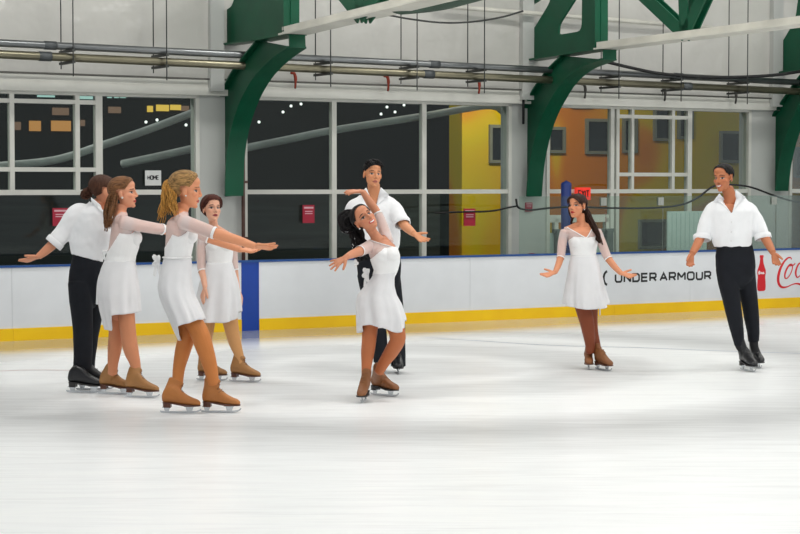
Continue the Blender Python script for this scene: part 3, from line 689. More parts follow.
st, wd = word('HOME', .3); hh = (z1 - z0) * .26; build('lettering', strokes_mb(st, .009, (a + (b - a) * .17, z0 + (z1 - z0) * .40), (b - a) * .66 / wd, hh, n0=NW - .0145), INK, o)
o, a, b, z0, z1 = sign('exit_sign', (574.5, 187.5, 588.5, 200), NW - .05, mat('red lit sign', (226, 52, 40), .4, emit=(240, 50, 36), estr=.5), 'red EXIT sign beside the blue padded post', 'sign', .05)
st, wd = word('EXIT', .3); build('lettering', strokes_mb(st, .02, (a + (b - a) * .12, z0 + (z1 - z0) * .25), (b - a) * .76 / wd, (z1 - z0) * .5, n0=NW - .102), mat('dark sign lettering', (120, 20, 18), .5), o)
u, z = uz(566, 240, NW - .7); zt = uz(566, 182.5, NW - .7)[1]; mb = MB(); mb.tube([R(u, NW - .7, 0), R(u, NW - .7, zt - .02), R(u, NW - .7, zt)], [.068, .068, .055], 20); o = build('padded_post', mb, mat('blue vinyl padding', (18, 50, 128), .45), smooth=True); tag(o, 'round blue padded post behind the woman with long dark hair', 'post')
o, a, b, z0, z1 = sign('frosted_board', (666.5, 211, 706, 250.5), NW - .25, FROST, 'pale mint board behind the glass, left of the laughing man', 'board', .02)
mb = MB()
for k in range(1, 9): uu = a + (b - a) * k / 9; mb.rbox(uu - .003, uu + .003, NW - .2745, NW - .27, z0 + .02, z1 - .02)
build('grooves', mb, mat('pale groove', (168, 190, 184), .5), o)
mb = MB()
for uu in (a + .06, b - .06): mb.rbox(uu - .02, uu + .02, NW - .25, NW - .21, 0, z1 - .05)
build('support_leg', mb, HANG, o)
# clear rink shield standing on the boards at right
SHG = glass_mat('faintly green clear shield', (0.86, 0.93, 0.89), .8)
zs = uz(640, 196, .07)[1]
cuts = [uz(x, 220, .07)[0] for x in (519, 606, 663, 776)] + [24]
wh = ['right of the middle green arch', 'behind the woman with long dark hair', 'behind the laughing man', 'at the right edge of the picture']
for i in range(4):
    mb = MB(); mb.rbox(cuts[i] + .004, cuts[i + 1] - .004, .062, .074, BH + .022, zs); o = build('rink_shield', mb, SHG)
    tag(o, 'clear faintly green shield panel on the boards ' + wh[i], 'shield panel', 'clear shield panels on the boards')
    if i < 3:
        c = cuts[i + 1]; mb = MB(); mb.rbox(c - .09, c - .005, .05, .086, zs - .12, zs - .02); mb.rbox(c - .06, c - .03, .045, .092, zs - .1, zs - .04); build('clip', mb, mat('grey shield clip', (170, 174, 166), .4, .4), o)
cable('black_rope', [(516, 199), (518.5, 207.5), (530, 210), (550, 208), (575, 207), (610, 208), (650, 208), (680, 205), (697, 198), (712, 187), (722, 185), (737, 185), (752, 187.5), (770, 194), (785, 199), (800, 202), (840, 203)], .013, BLK, 'thick black rope draped along the top of the rink shield at right', 'rope', .11)
o = cable('black_rope', [(435, 213), (460, 212), (485, 211.5), (498, 210), (506, 208), (517, 206)], .012, BLK, 'black rope running across the middle window near the red notice', 'rope', NW - .08)

# ------------------------------------------------------------------ people
def rotz(a): c, s = math.cos(a), math.sin(a); return np.array([[c, -s, 0], [s, c, 0], [0, 0, 1]])
def roty(a): c, s = math.cos(a), math.sin(a); return np.array([[c, 0, s], [0, 1, 0], [-s, 0, c]])
def rotx(a): c, s = math.cos(a), math.sin(a); return np.array([[1, 0, 0], [0, c, -s], [0, s, c]])
def unit(v): v = np.asarray(v, float); return v / (np.linalg.norm(v) + 1e-12)
def gau(d2, s): return np.exp(-d2 / (2 * s * s))
def smooth01(x): x = np.clip(x, 0, 1); return x * x * (3 - 2 * x)

class Person:
    VOX = 0.0038
    def __init__(s, foot, label, skin, lips, brow, smile=False, makeup=0.0, female=True, seed=1):
        s.base = ground(*foot); s.Y0 = s.base[1]; s.s = F / (s.Y0 * CP + CAM_H * SP)
        s.label, s.skin, s.lips, s.brow, s.smile, s.makeup, s.female, s.seed = label, np.array(lin(skin)), np.array(lin(lips)), np.array(lin(brow)), smile, makeup, female, seed
        s.mb = MB(); s.segs = []; s.root = None
    def P(s, px, py, dy=0.0): return at_depth(px, py, s.Y0 + dy)
    def pts(s, L): return np.array([s.P(q[0], q[1], q[3] if len(q) > 3 else 0.0) for q in L]), np.array([q[2] / s.s for q in L])
    def rings(s, L, m=28, grow=0.0, k=1.0, ex=2.3):
        out = []
        for q in L:
            py, xl, xr, dh = q[:4]; dy = q[4] if len(q) > 4 else 0.0
            c = s.P((xl + xr) / 2, py, dy); hw = (xr - xl) / 2 / s.s * k + grow; dh = dh * k + grow
            th = np.arange(m) * 2 * PI / m; cx, sy = np.cos(th), np.sin(th)
            out.append(np.column_stack([c[0] + hw * np.sign(cx) * np.abs(cx) ** (2 / ex), c[1] + dh * np.sign(sy) * np.abs(sy) ** (2 / ex), np.full(m, c[2])]))
        return out
    def torso(s, L, k=1.0):
        s.mb.loft(s.rings(L, k=k)[::-1])
        for a, b in zip(L[:-1], L[1:]):
            A, B = s.P((a[1] + a[2]) / 2, a[0], a[4] if len(a) > 4 else 0), s.P((b[1] + b[2]) / 2, b[0], b[4] if len(b) > 4 else 0)
            s.segs.append(('torso', A, B, min((a[2] - a[1]) / 2 / s.s, a[3]) * k, min((b[2] - b[1]) / 2 / s.s, b[3]) * k, 0, 1))
    def limb(s, name, L, k=1.0, blob=True):
        P, r = s.pts(L); r = r * k; P2 = spline(P, 6); r2 = spline(np.column_stack([r, r]), 6)[:, 0]
        s.mb.tube(P2, r2, 18)
        d = np.r_[0, np.cumsum(np.linalg.norm(np.diff(P2, axis=0), axis=1))]; d /= d[-1]
        for i in range(len(P2) - 1): s.segs.append((name, P2[i], P2[i + 1], r2[i], r2[i + 1], d[i], d[i + 1]))
        return P, r
    def blob(s, px, py, dy, r, M=None):
        r = r if hasattr(r, '__len__') else (r, r, r); c = s.P(px, py, dy); s.mb.ellipsoid(c, r, M); s.segs.append(('torso', c, c + 1e-4, min(r) + .01, min(r) + .01, 0, 1))
    def hand(s, name, wrist, d, n, right, size=1.0, curl=(.25, .3, .35, .4), spread=.12, thumb=(.75, .25), pinch=0.0):
        d = unit(d); n = np.asarray(n, float); n = unit(n - d * np.dot(n, d)); t = np.cross(d, n) if right else np.cross(n, d)
        w = np.asarray(wrist, float); k = size; g = .0012
        kn = [w + d * k * a + t * k * b for a, b in ((.086, .027), (.090, .009), (.086, -.009), (.078, -.025))]
        for q, r in zip(kn, (.0125, .013, .0125, .0115)):
            s.mb.tube([w + (q - w) * .05 + n * .002, w + (q - w) * .55, q], [.013 * k, .0125 * k, r * k * .92], 10)
        s.mb.ellipsoid(w + d * .05 * k + n * .001, (.030 * k, .042 * k, .012 * k), np.column_stack([t, d, n]))
        lens = (.070, .078, .072, .056)
        for i, q in enumerate(kn):
            a = spread * (1.3, .4, -.5, -1.4)[i]; dd = unit(d * math.cos(a) + t * math.sin(a)); L_ = lens[i] * k; c = curl[i]
            p = [q]; ang = c * .6
            for f, add in ((.46, c * .8), (.30, c * .6), (.24, 0)):
                p.append(p[-1] + L_ * f * (dd * math.cos(ang) + n * math.sin(ang))); ang += add
            s.mb.tube(p, np.array([.0092, .0086, .0078, .0066]) * k + g, 10)
            s.segs.append((name, q, p[-1], .009, .007, 1, 1))
        s.mb.ellipsoid(w + d * .008 * k, (.025 * k, .034 * k, .017 * k), np.column_stack([t, d, n]))
        b = w + d * .022 * k + t * .020 * k; ta, tn = thumb; td = unit(d * math.cos(ta) + t * math.sin(ta) + n * tn)
        td2 = unit(td + d * .35 + n * .1)
        p = [b, b + td * .040 * k, b + td * .040 * k + td2 * .028 * k, b + td * .040 * k + td2 * .050 * k]
        s.mb.tube(p, np.array([.0145, .0115, .0100, .0078]) * k + g, 10)
        s.segs.append((name, w, w + d * .08 * k, .03, .03, 1, 1))
    def head(s, px, py, yaw, pitch, roll, k=1.0, dy=0.0, neck=None):
        s.hc = s.P(px, py, dy); s.hk = k
        s.hM = roty(math.radians(roll)) @ rotz(math.radians(yaw)) @ rotx(math.radians(pitch))
        def W(p): return s.hc + s.hM @ (np.asarray(p, float) * k)
        s.W = W
        def E(c, r, M=np.eye(3)): s.mb.ellipsoid(W(c), np.array(r) * k, s.hM @ M, 24, 16)
        E((0, .012, .032), (.074, .094, .080)); E((0, -.022, -.030), (.062, .064, .082)); E((0, -.035, -.078), (.043, .046, .034)); E((0, -.066, -.101), (.019, .019, .014))
        E((.036, -.052, -.022), (.026, .026, .020)); E((-.036, -.052, -.022), (.026, .026, .020)); E((0, -.060, .028), (.050, .028, .018)); E((0, -.038, .058), (.058, .050, .044))
        s.mb.tube([W((0, -.082, .020)), W((0, -.093, -.004)), W((0, -.1005, -.026)), W((0, -.096, -.033))], np.array([.009, .0085, .0108, .0095]) * k, 10)
        for x in (-.011, .011): E((x, -.090, -.032), (.0085, .011, .0075))
        E((0, -.077, -.060), (.025, .017, .007)); E((0, -.076, -.071), (.021, .017, .0075))
        for x in (-1, 1): E((x * .0755, .012, -.010), (.008, .018, .031), rotz(x * .35) @ rotx(-.15))
        s.segs.append(('head', W((0, .01, .04)), W((0, -.03, -.06)), .085 * k, .062 * k, 0, 1))
        if neck: s.limb('neck', neck)
    def body(s):
        V, q = remesh(s.mb, s.VOX)
        loc = ((V - s.hc) / s.hk) @ s.hM
        tags = np.zeros(len(V), int); best = np.full(len(V), 1e9); tt = np.zeros(len(V)); names = sorted({g[0] for g in s.segs}); s.names = names
        for nm, A, B, ra, rb, t0, t1 in s.segs:
            ab = B - A; h = np.clip(((V - A) @ ab) / (ab @ ab + 1e-12), 0, 1); dd = np.linalg.norm(V - A - h[:, None] * ab, axis=1) - (ra + (rb - ra) * h)
            up = dd < best; best[up] = dd[up]; tags[up] = names.index(nm); tt[up] = (t0 + (t1 - t0) * h)[up]
        s.tags, s.tt = tags, tt
        fine = np.isin(tags, [i for i, nm in enumerate(names) if nm.startswith('hand')]).astype(float)
        inhead = (loc[:, 2] > -.125) & (np.abs(loc[:, 0]) < .1) & (loc[:, 1] > -.13) & (loc[:, 1] < .12) & (tags == names.index('head'))
        face = inhead & (loc[:, 1] < -.02)
        V = lap(V, q, 7, np.where(fine > 0, .12, np.where(inhead, .32, .5)))
        x, y, z = loc.T; off = np.zeros_like(loc)
        for e in (-1, 1):
            g = gau((x - e * .031) ** 2 * .6 + (z - .001) ** 2 * 1.5, .011) * (y < -.03); off[:, 1] += .0095 * g
            g2 = gau((x - e * .031) ** 2 + (z + .0005) ** 2, .0075) * (y < -.03); off[:, 1] -= .0055 * g2
        off[:, 1] += .0035 * gau((z + .0655) ** 2 * 6 + x ** 2 * .12, .007) * (y < -.06)
        off *= face[:, None]
        V = V + (off * s.hk) @ s.hM.T
        s.V, s.q, s.loc = V, q, loc; s.N = normals(V, q)
        # colour: skin, with lips, eyes and brows
        C = np.tile(s.skin, (len(V), 1))
        def mixc(w, c): 
            nonlocal C
            w = np.clip(w, 0, 1)[:, None]; C = C * (1 - w) + np.asarray(c) * w
        mixc(.20 * (wob(V, s.seed, 9, 2) * .5 + .5), s.skin * .86)
        f = face & (y < -.045); fw = f.astype(float)
        for e in (-1, 1):
            mixc(.30 * gau((x - e * .042) ** 2 + (z + .028) ** 2, .014) * fw, s.skin * np.array([1.05, .72, .66]))
            ex, ez = x - e * .031, z - .0005
            if s.makeup: mixc(s.makeup * gau(ex ** 2 * .45 + (ez - .007) ** 2 * 1.7, .0085) * fw, s.brow * .7 + np.array([.03, .012, .012]))
            alm = smooth01((1 - ((ex / .0155) ** 2 + (ez / .0072) ** 2)) * 3) * fw
            mixc(alm, (.50, .48, .46)); mixc(smooth01((1 - (ex ** 2 + ez ** 2) / .0082 ** 2) * 4) * fw, (.02, .012, .008))
            mixc(smooth01((1 - ((ex / .018) ** 2 + ((ez - .0078 + 14 * ex ** 2) / .0035) ** 2)) * 3) * fw * (.95 if s.female else .7), s.brow * .25)
            bz = .0235 + .004 * (1 - (ex / .02) ** 2) - e * ex * .06
            mixc(smooth01((1 - ((ex - e * .003) / .021) ** 2 - ((z - bz) / .0045) ** 2) * 2.5) * fw * .9, s.brow)
        lw = smooth01((1 - (x / (.031 if s.smile else .0265)) ** 2 - ((z + .0655 - (10 * x ** 2 if s.smile else 0)) / (.014 if s.smile else .0125)) ** 2) * 2.2) * fw
        mixc(lw, s.lips)
        if s.smile: mixc(smooth01((1 - (x / .024) ** 2 - ((z + .0645 - 10 * x ** 2) / .0062) ** 2) * 3) * fw, (.8, .78, .74))
        else: mixc(.75 * smooth01((1 - (x / .024) ** 2 - ((z + .0655) / .0022) ** 2) * 2) * fw, s.lips * .35)
        for e in (-1, 1): mixc(.7 * gau((x - e * .007) ** 2 + (z + .038) ** 2, .003) * fw, s.skin * .35)
        if s.female and s.lips[1] < .12:
            pass
        s.C = C
        me = bpy.data.meshes.new('person'); me.from_pydata((V - s.base).tolist(), [], q.tolist()); me.polygons.foreach_set('use_smooth', [True] * len(q))
        a = me.color_attributes.new('skin_colour', 'FLOAT_COLOR', 'POINT'); a.data.foreach_set('color', np.column_stack([C, np.ones(len(C))]).ravel())
        me.materials.append(mat('skin', (200, 150, 120), .48, bump=.03, bscale=150, attr='skin_colour', spec=.4))
        o = bpy.data.objects.new('person', me); COL.objects.link(o); o.location = s.base; ORG[o.name] = s.base; s.root = o
        tag(o, s.label, 'person', 'skaters on the ice'); s.px, s.py = to_px(V)
        return o
    def obj(s, name, V, fc, m, parent=None, thick=0.0, smooth=True):
        me = bpy.data.meshes.new(name); me.from_pydata((np.asarray(V) - s.base).tolist(), [], [tuple(map(int, f)) for f in fc]); me.polygons.foreach_set('use_smooth', [smooth] * len(me.polygons)); me.materials.append(m)
        o = bpy.data.objects.new(name, me); COL.objects.link(o); o.parent = parent or s.root; ORG[o.name] = s.base
        if thick: md = o.modifiers.new('cloth', 'SOLIDIFY'); md.thickness = thick; md.offset = 1
        return o
    def bld(s, name, mb, m, parent=None, smooth=True): return build(name, mb, m, parent or s.root, smooth)
    def istag(s, *nm): return np.isin(s.tags, [s.names.index(n) for n in nm if n in s.names])
    def shell(s, name, vmask, off, m, parent=None, thick=.0015, it=3, fold=0.0, seed=0):
        fm = vmask[s.q].all(axis=1); ids, q2 = sub(s.V, s.q, fm)
        if len(q2) == 0: return None
        o_ = off[ids] if hasattr(off, '__len__') else off
        V = s.V[ids] + s.N[ids] * (o_[:, None] if hasattr(o_, '__len__') else o_)
        if fold: V = V + s.N[ids] * (fold * np.maximum(0, wob(s.V[ids], seed, 26, 3)))[:, None]
        V = smooth_rim(V, q2)
        return s.obj(name, V, q2, m, parent, thick)
    # ---- hair
    def hair_cap(s, m, thick=.010, hl=None, rough=.002, vol=(0, 0, 0), seed=0, name='hair', freq=70, streak=(1, 1, .25), lo=.0015):
        hl = hl or [(-.12, .12), (-.078, .104), (-.062, .088), (-.047, .060), (-.032, .034), (-.014, .012), (.012, .012), (.03, -.03), (.05, -.062), (.12, -.075)]
        x, y, z = s.loc.T; yy = [p[0] for p in hl]; zz = [p[1] for p in hl]
        hz = np.interp(y, yy, zz) + .004 * wob(s.loc * 1.0, seed + 5, 60, 2)
        ear = (np.abs(x) > .066) & (z < .026) & (y > -.014) & (y < .036)
        msk = s.istag('head') & (z > hz) & ~ear & (z > -.11)
        d = np.clip((z - hz) / .05, 0, 1); topf = np.clip(z / .1, 0, 1); backf = np.clip(y / .08, 0, 1)
        off = (lo + thick * np.sqrt(d) * (1 + vol[0] * topf + vol[1] * backf) + rough * wob(s.loc * np.array(streak), seed, freq, 3) * d) * s.hk
        return s.shell(name, msk, off, m, thick=.0)
    def locks(s, name, paths, m, r=.009, n=10, spread=.02, wave=.012, freq=3.0, parent=None, seed=0, taper=.35, grow=None):
        """a tress made of many separate tapering strands that follow a path"""
        rs = np.random.RandomState(seed); mb = MB()
        for path in paths:
            P0 = spline(np.array(path, float), 8); k = len(P0); t = np.linspace(0, 1, k); T = np.gradient(P0, axis=0); T /= np.linalg.norm(T, axis=1)[:, None] + 1e-9
            A = np.cross(T, [0, 1, .1]); A /= np.linalg.norm(A, axis=1)[:, None] + 1e-9; Bv = np.cross(T, A)
            for i in range(n):
                a = rs.rand() * 6.28; q = math.sqrt(rs.rand()) * spread; ph = rs.rand() * 6.28; fr = freq * (.8 + .4 * rs.rand()); env = np.minimum(1, t * 4 + .25) * (1 if grow is None else np.interp(t, [0, .5, 1], grow))
                P = P0 + A * ((q * math.cos(a)) * env + wave * np.sin(fr * t * 6.28 + ph) * t)[:, None] + Bv * ((q * math.sin(a)) * env + wave * np.cos(fr * t * 6.28 + ph) * t)[:, None]
                e = max(5, int(k * (.75 + .25 * rs.rand())))
                mb.tube(P[:e], r * (.7 + .6 * rs.rand()) * (1 - (1 - taper) * t[:e]), 7)
        return s.bld(name, mb, m, parent)
    # ---- cloth
    def garment(s, name, mb, m, cut, voxel=.0075, fold=.006, freq=16, seed=0, it=6, parent=None, thick=-.002, folddir=(1, 1, 1)):
        V, q = remesh(mb, voxel); V = lap(V, q, it, .5); Nn = normals(V, q)
        V = V + Nn * (fold * wob(V * np.array(folddir), seed, freq, 4))[:, None]; V = lap(V, q, 1, .4); Nn = normals(V, q)
        px, py = to_px(V); keep = ~cut(V, Nn, px, py)
        ids, q2 = sub(V, q, keep[q].all(axis=1)); V[ids] = smooth_rim(V[ids], q2)
        o = s.obj(name, V[ids], q2, m, parent, abs(thick)); o.modifiers[-1].offset = -1
        s.last = (V, q); s.bvh = BVHTree.FromPolygons([Vector(v) for v in V[ids]], [tuple(map(int, f)) for f in q2])
        return o
    def on(s, px, py, lift=.004):
        d = Vector(ray(px, py)).normalized(); h = s.bvh.ray_cast(Vector(EYE), d)
        p = h[0] if h[0] is not None else Vector(s.P(px, py, -.1)); return np.array(p - d * lift)
    def patch(s, name, poly, m, parent=None, lift=.006, thick=.004, nu=8):
        """a piece of cloth laid on the garment: four corners, gridded and set on its surface"""
        a, b, c, d = [np.array(p, float) for p in poly]; V = []; 
        for i in range(nu + 1):
            for j in range(nu + 1):
                u, v = i / nu, j / nu; p = (a * (1 - u) + b * u) * (1 - v) + (d * (1 - u) + c * u) * v
                V.append(s.on(p[0], p[1], lift + .004 * math.sin(PI * u) * math.sin(PI * v)))
        V = np.array(V); k = nu + 1; y = V[:, 1].reshape(k, k); md = np.median(y); V[:, 1] = np.clip(V[:, 1], md - .09, md + .09)
        fc = [(i * k + j, i * k + j + 1, (i + 1) * k + j + 1, (i + 1) * k + j) for i in range(nu) for j in range(nu)]
        V = lap(V, np.array(fc), 2, .4)
        return s.obj(name, V, fc, m, parent, thick)
    def skirt(s, name, prof, hem, m, parent=None, n=96, rows=30, amp=.012, k=9, seed=0, thick=.0025):
        """prof: (py, xl, xr, half depth, dy); hem: (degrees, py) around, 0 = image right, 270 = towards the camera"""
        rs = np.random.RandomState(seed); py = np.array([p[0] for p in prof]); ph = rs.rand(4) * 6.28
        hd = sorted(hem); ang = np.array([h[0] for h in hd] + [hd[0][0] + 360]); hv = np.array([h[1] for h in hd] + [hd[0][1]])
        V = []
        for r in range(rows + 1):
            t = r / rows
            for j in range(n):
                th = 2 * PI * j / n; dg = math.degrees(th); dg = dg if dg >= ang[0] else dg + 360
                y = py[0] + (np.interp(dg, ang, hv) - py[0]) * t
                xl, xr, dh, dy = [np.interp(y, py, [p[c] if len(p) > c else 0 for p in prof]) for c in (1, 2, 3, 4)]
                c = s.P((xl + xr) / 2, y, dy); hw = (xr - xl) / 2 / s.s; g = t ** 1.3
                f = 1 + g * amp / .16 * (math.sin(k * th + ph[0] + 1.2 * math.sin(2 * th + ph[1])) + .5 * math.sin((2 * k + 1) * th + ph[2] + 2 * t)) + .25 * g * amp / .16 * math.sin(4 * th + 5 * t + ph[3])
                cx, sy = math.cos(th), math.sin(th); V.append((c[0] + hw * f * math.copysign(abs(cx) ** .8, cx), c[1] + dh * f * math.copysign(abs(sy) ** .8, sy), c[2]))
        fc = [(r * n + j, r * n + (j + 1) % n, (r + 1) * n + (j + 1) % n, (r + 1) * n + j) for r in range(rows) for j in range(n)]
        V = lap(np.array(V), np.array(fc), 1, .3)
        return s.obj(name, V, fc, m, parent, thick)
    def edge_piping(s, name, line, r, m, parent=None, src='body'):
        """a thin welt along a line given on the front of the body"""
        b = s.bodybvh; P = []; L_ = np.array(line, float); t_ = np.arange(len(L_)); tq = np.linspace(0, len(L_) - 1, 28)
        for px, py in zip(np.interp(tq, t_, L_[:, 0]), np.interp(tq, t_, L_[:, 1])):
            d = Vector(ray(px, py)).normalized(); h = b.ray_cast(Vector(EYE), d)
            if h[0] is not None: P.append(np.array(h[0] - d * .007))
        if len(P) < 3: return
        mb = MB(); mb.tube(lap_line(np.array(P)), r, 8); return s.bld(name, mb, m, parent)
    # ---- skates
    def skate(s, g, fwd, top, m, solem, size=1.0, male=False, topr=.043, lean=0.0, lift=0.0):
        g = ground(*g) + np.array([0, 0, lift]); f = unit([fwd[0], fwd[1], 0]); l = np.cross([0, 0, 1.0], f); top = np.asarray(top, float)
        def w(x, y, z): return g + f * x * size + l * y * size + np.array([0, 0, z]) * size
        mb = MB(); th = np.arange(16) * 2 * PI / 16; rings = []
        for x, z0, z1, hw in [(-.082, .088, .130, .014), (-.072, .076, .165, .028), (-.045, .072, .200, .035), (-.01, .070, .21, .036), (.03, .066, .196, .036), (.065, .061, .160, .038), (.10, .057, .132, .041), (.14, .054, .112, .041), (.172, .054, .100, .037), (.190, .057, .088, .024), (.198, .062, .078, .010)]:
            rings.append(np.array([w(x, hw * math.copysign(abs(math.cos(a)) ** .8, math.cos(a)), (z0 + z1) / 2 + (z1 - z0) / 2 * math.sin(a)) for a in th]))
        mb.loft(rings)
        A = w(-.022, 0, .13); mid = A * .45 + top * .55 + f * -.004
        P = spline([A, mid, top - f * .004], 6); mb.tube(P, np.interp(np.linspace(0, 1, len(P)), [0, .45, 1], [.060, .056, topr * 1.28]) * size, 18, flat=(l, .70))
        V, q = remesh(mb, .0055); V = lap(V, q, 5, .5)
        V = V + normals(V, q) * (.0016 * wob(V, s.seed, 45, 2))[:, None]
        bo = s.obj('skate_boot', V, q, m)
        mb = MB()
        outl = [(-.080, 0), (-.070, .027), (-.04, .036), (.0, .036), (.05, .038), (.10, .045), (.145, .044), (.178, .033), (.196, .010), (.196, -.010), (.178, -.033), (.145, -.044), (.10, -.045), (.05, -.038), (0, -.036), (-.04, -.036), (-.070, -.027)]
        for (x0, x1), (za, zb), (h0, h1) in (((-.09, .20), 0, 0),) if False else (): pass
        def solez(x): return np.interp(x, [-.08, -.02, .03, .09, .2], [.076, .077, .068, .055, .056])
        P0 = [w(x, y, solez(x) - .005) for x, y in outl]; P1 = [w(x * 1.0, y, solez(x) + .004) for x, y in outl]; k = len(outl)
        mb.add(np.vstack([P0, P1]), [tuple(range(k)), tuple(range(k, 2 * k))] + [(i, (i + 1) % k, k + (i + 1) % k, k + i) for i in range(k)])
        hl = [(x, y) for x, y in outl if x < 0]; hl = [(-.018, -.033), (-.018, .033)] + [(x, y) for x, y in outl if x < -.03 and y > 0][::-1] + [(-.080, 0)] + [(x, y) for x, y in outl if x < -.03 and y < 0][::-1]
        mb.prism([w(x * .97, y * .93, .041) for x, y in hl], np.array([0, 0, .032]) * size); s.bld('sole', mb, solem, bo, smooth=False)
        STEEL = mat('polished blade steel', (198, 202, 206), .22, .9); mb = MB()
        run = [(-.098, .012), (-.088, .003), (-.03, .0004), (.06, 0), (.14, .001), (.175, .006), (.196, .016), (.205, .030), (.196, .033), (.186, .022), (.165, .017), (.10, .014), (-.06, .014), (-.098, .017)]
        mb.prism([w(x, -.002, z) for x, z in run], l * .004 * size)
        for x0, x1, z1 in ((-.062, -.034, .045), (.098, .135, .050)):
            mb.prism([w(x0, -.004, .012), w(x1, -.004, .012), w(x1 + .012, -.004, z1), w(x0 - .012, -.004, z1)], l * .008 * size)
            mb.prism([w(x0 - .018, -.024, z1 - .004), w(x1 + .018, -.024, z1 - .004), w(x1 + .018, .024, z1 - .004), w(x0 - .018, .024, z1 - .004)], np.array([0, 0, .004]))
        s.bld('blade', mb, STEEL, bo, smooth=False)
        lm = mat('black lace', (34, 34, 36), .7) if male else mat('brown lace', (128, 84, 48), .7); mb = MB(); bv = BVHTree.FromPolygons([Vector(v) for v in V], [tuple(map(int, x)) for x in q])
        for i in range(6):
            t = i / 5.0; c0 = w(.075, 0, .15) * (1 - t) + (top + f * .04 * size - np.array([0, 0, .03])) * t; P = []
            for y in np.linspace(-.022, .022, 7):
                o_ = c0 + l * y * size + f * .09 + np.array([0, 0, .05]); h = bv.ray_cast(Vector(o_), Vector(-f * .9 + np.array([0, 0, -.45])).normalized(), .3)
                if h[0] is not None: P.append(np.array(h[0]) + f * .002 + np.array([0, 0, (.006 if i % 2 else -.006) * y / .022]))
            if len(P) > 2: mb.tube(np.array(P), .0028, 6)
        if mb.n: s.bld('laces', mb, lm, bo)
        return bo
def lap_line(P, it=3):
    P = P.copy()
    for _ in range(it): P[1:-1] = P[1:-1] * .5 + (P[:-2] + P[2:]) * .25
    return P

CLOTH = mat('white dress jersey', (240, 240, 240), .65, var=.015, scale=20, bump=.03, bscale=60, spec=.25)
CHIFF = mat('white chiffon', (240, 240, 242), .7, var=.015, scale=14, sheer=.20, spec=.2)
MESHF = mat('sheer white mesh', (244, 232, 230), .8, var=.02, scale=40, sheer=.46, spec=.15)
SHIRT = mat('white shirt cotton', (240, 241, 243), .7, var=.015, scale=16, bump=.05, bscale=50, spec=.2)
TROUS = mat('black trouser cloth', (20, 23, 30), .75, var=.12, scale=14, bump=.06, bscale=70, spec=.25)
BUTTON = mat('pearl button', (222, 222, 222), .3)
TANB = mat('tan boot cover', (162, 114, 64), .6, var=.07, scale=14, bump=.08, bscale=60); TANB2 = mat('orange tan boot cover', (178, 112, 54), .6, var=.06, scale=14, bump=.08, bscale=60); BROWNB = mat('brown boot cover', (134, 84, 46), .6, var=.08, scale=14, bump=.08, bscale=60)
BLKB = mat('black boot leather', (22, 23, 27), .35, var=.1, scale=10); SOLE = mat('dark brown stacked sole', (84, 46, 30), .45, var=.15, scale=20, stretch=(1, 1, 6)); BSOLE = mat('black sole', (24, 22, 22), .4)
def tights(nm, rgb): return mat(nm, rgb, .55, var=.04, scale=8, spec=.35)

def dress(p, neck, cuffs, waist_py, yoke_py, prof, hem, k=9, seed=0, amp=.012, back=None, skirt_m=None, bust_line=None):
    """neck(px, py) -> True where the skin shows in front; back(px, py) -> True where the opaque bodice leaves the back to sheer mesh"""
    for i, (nm, c) in enumerate(cuffs.items()): pass
    front = p.N[:, 1] < .25
    arms = np.zeros(len(p.V), bool); sl = []
    for nm, c in cuffs.items():
        a = p.istag(nm) & (p.tt <= c); sl.append((nm, a)); arms |= a
    waistz = p.P(0, waist_py + 1)[2]
    tor = p.istag('torso') & (p.V[:, 2] > waistz) | (p.istag('neck') & ~neck(p.px, p.py, front))
    skinny = neck(p.px, p.py, front)
    tor &= ~skinny
    opaque = tor & yoke_py(p.px, p.py, front)
    root = p.shell('dress', opaque, .0065, CLOTH, thick=.0015, fold=.0014, seed=seed + 3)
    p.dress = root
    yk = (tor | (arms & (p.tt < .16)) | p.istag('neck') & tor)
    p.shell('yoke', yk & ~skinny, .0034, MESHF, root, thick=.0)
    for nm, a in sl:
        p.shell('sleeve', a & (p.tt > .04), .0042, MESHF, root, thick=.0, fold=.001, seed=seed + 9)
        c = cuffs[nm]; p.shell('cuff_band', p.istag(nm) & (p.tt <= c + .006) & (p.tt > c - .03), .0056, CLOTH, root, thick=.0012)
    p.skirt('skirt', prof, hem, skirt_m or CHIFF, root, k=k, seed=seed, amp=amp)
    return root
def mkbvh(p): p.bodybvh = BVHTree.FromPolygons([Vector(v) for v in p.V], [tuple(map(int, f)) for f in p.q])
def vneck(l, v, r):
    def f(px, py, front):
        yl = np.interp(px, [l[0], v[0], r[0]], [l[1], v[1], r[1]], left=-1e3, right=-1e3)
        return (py < yl)
    return f

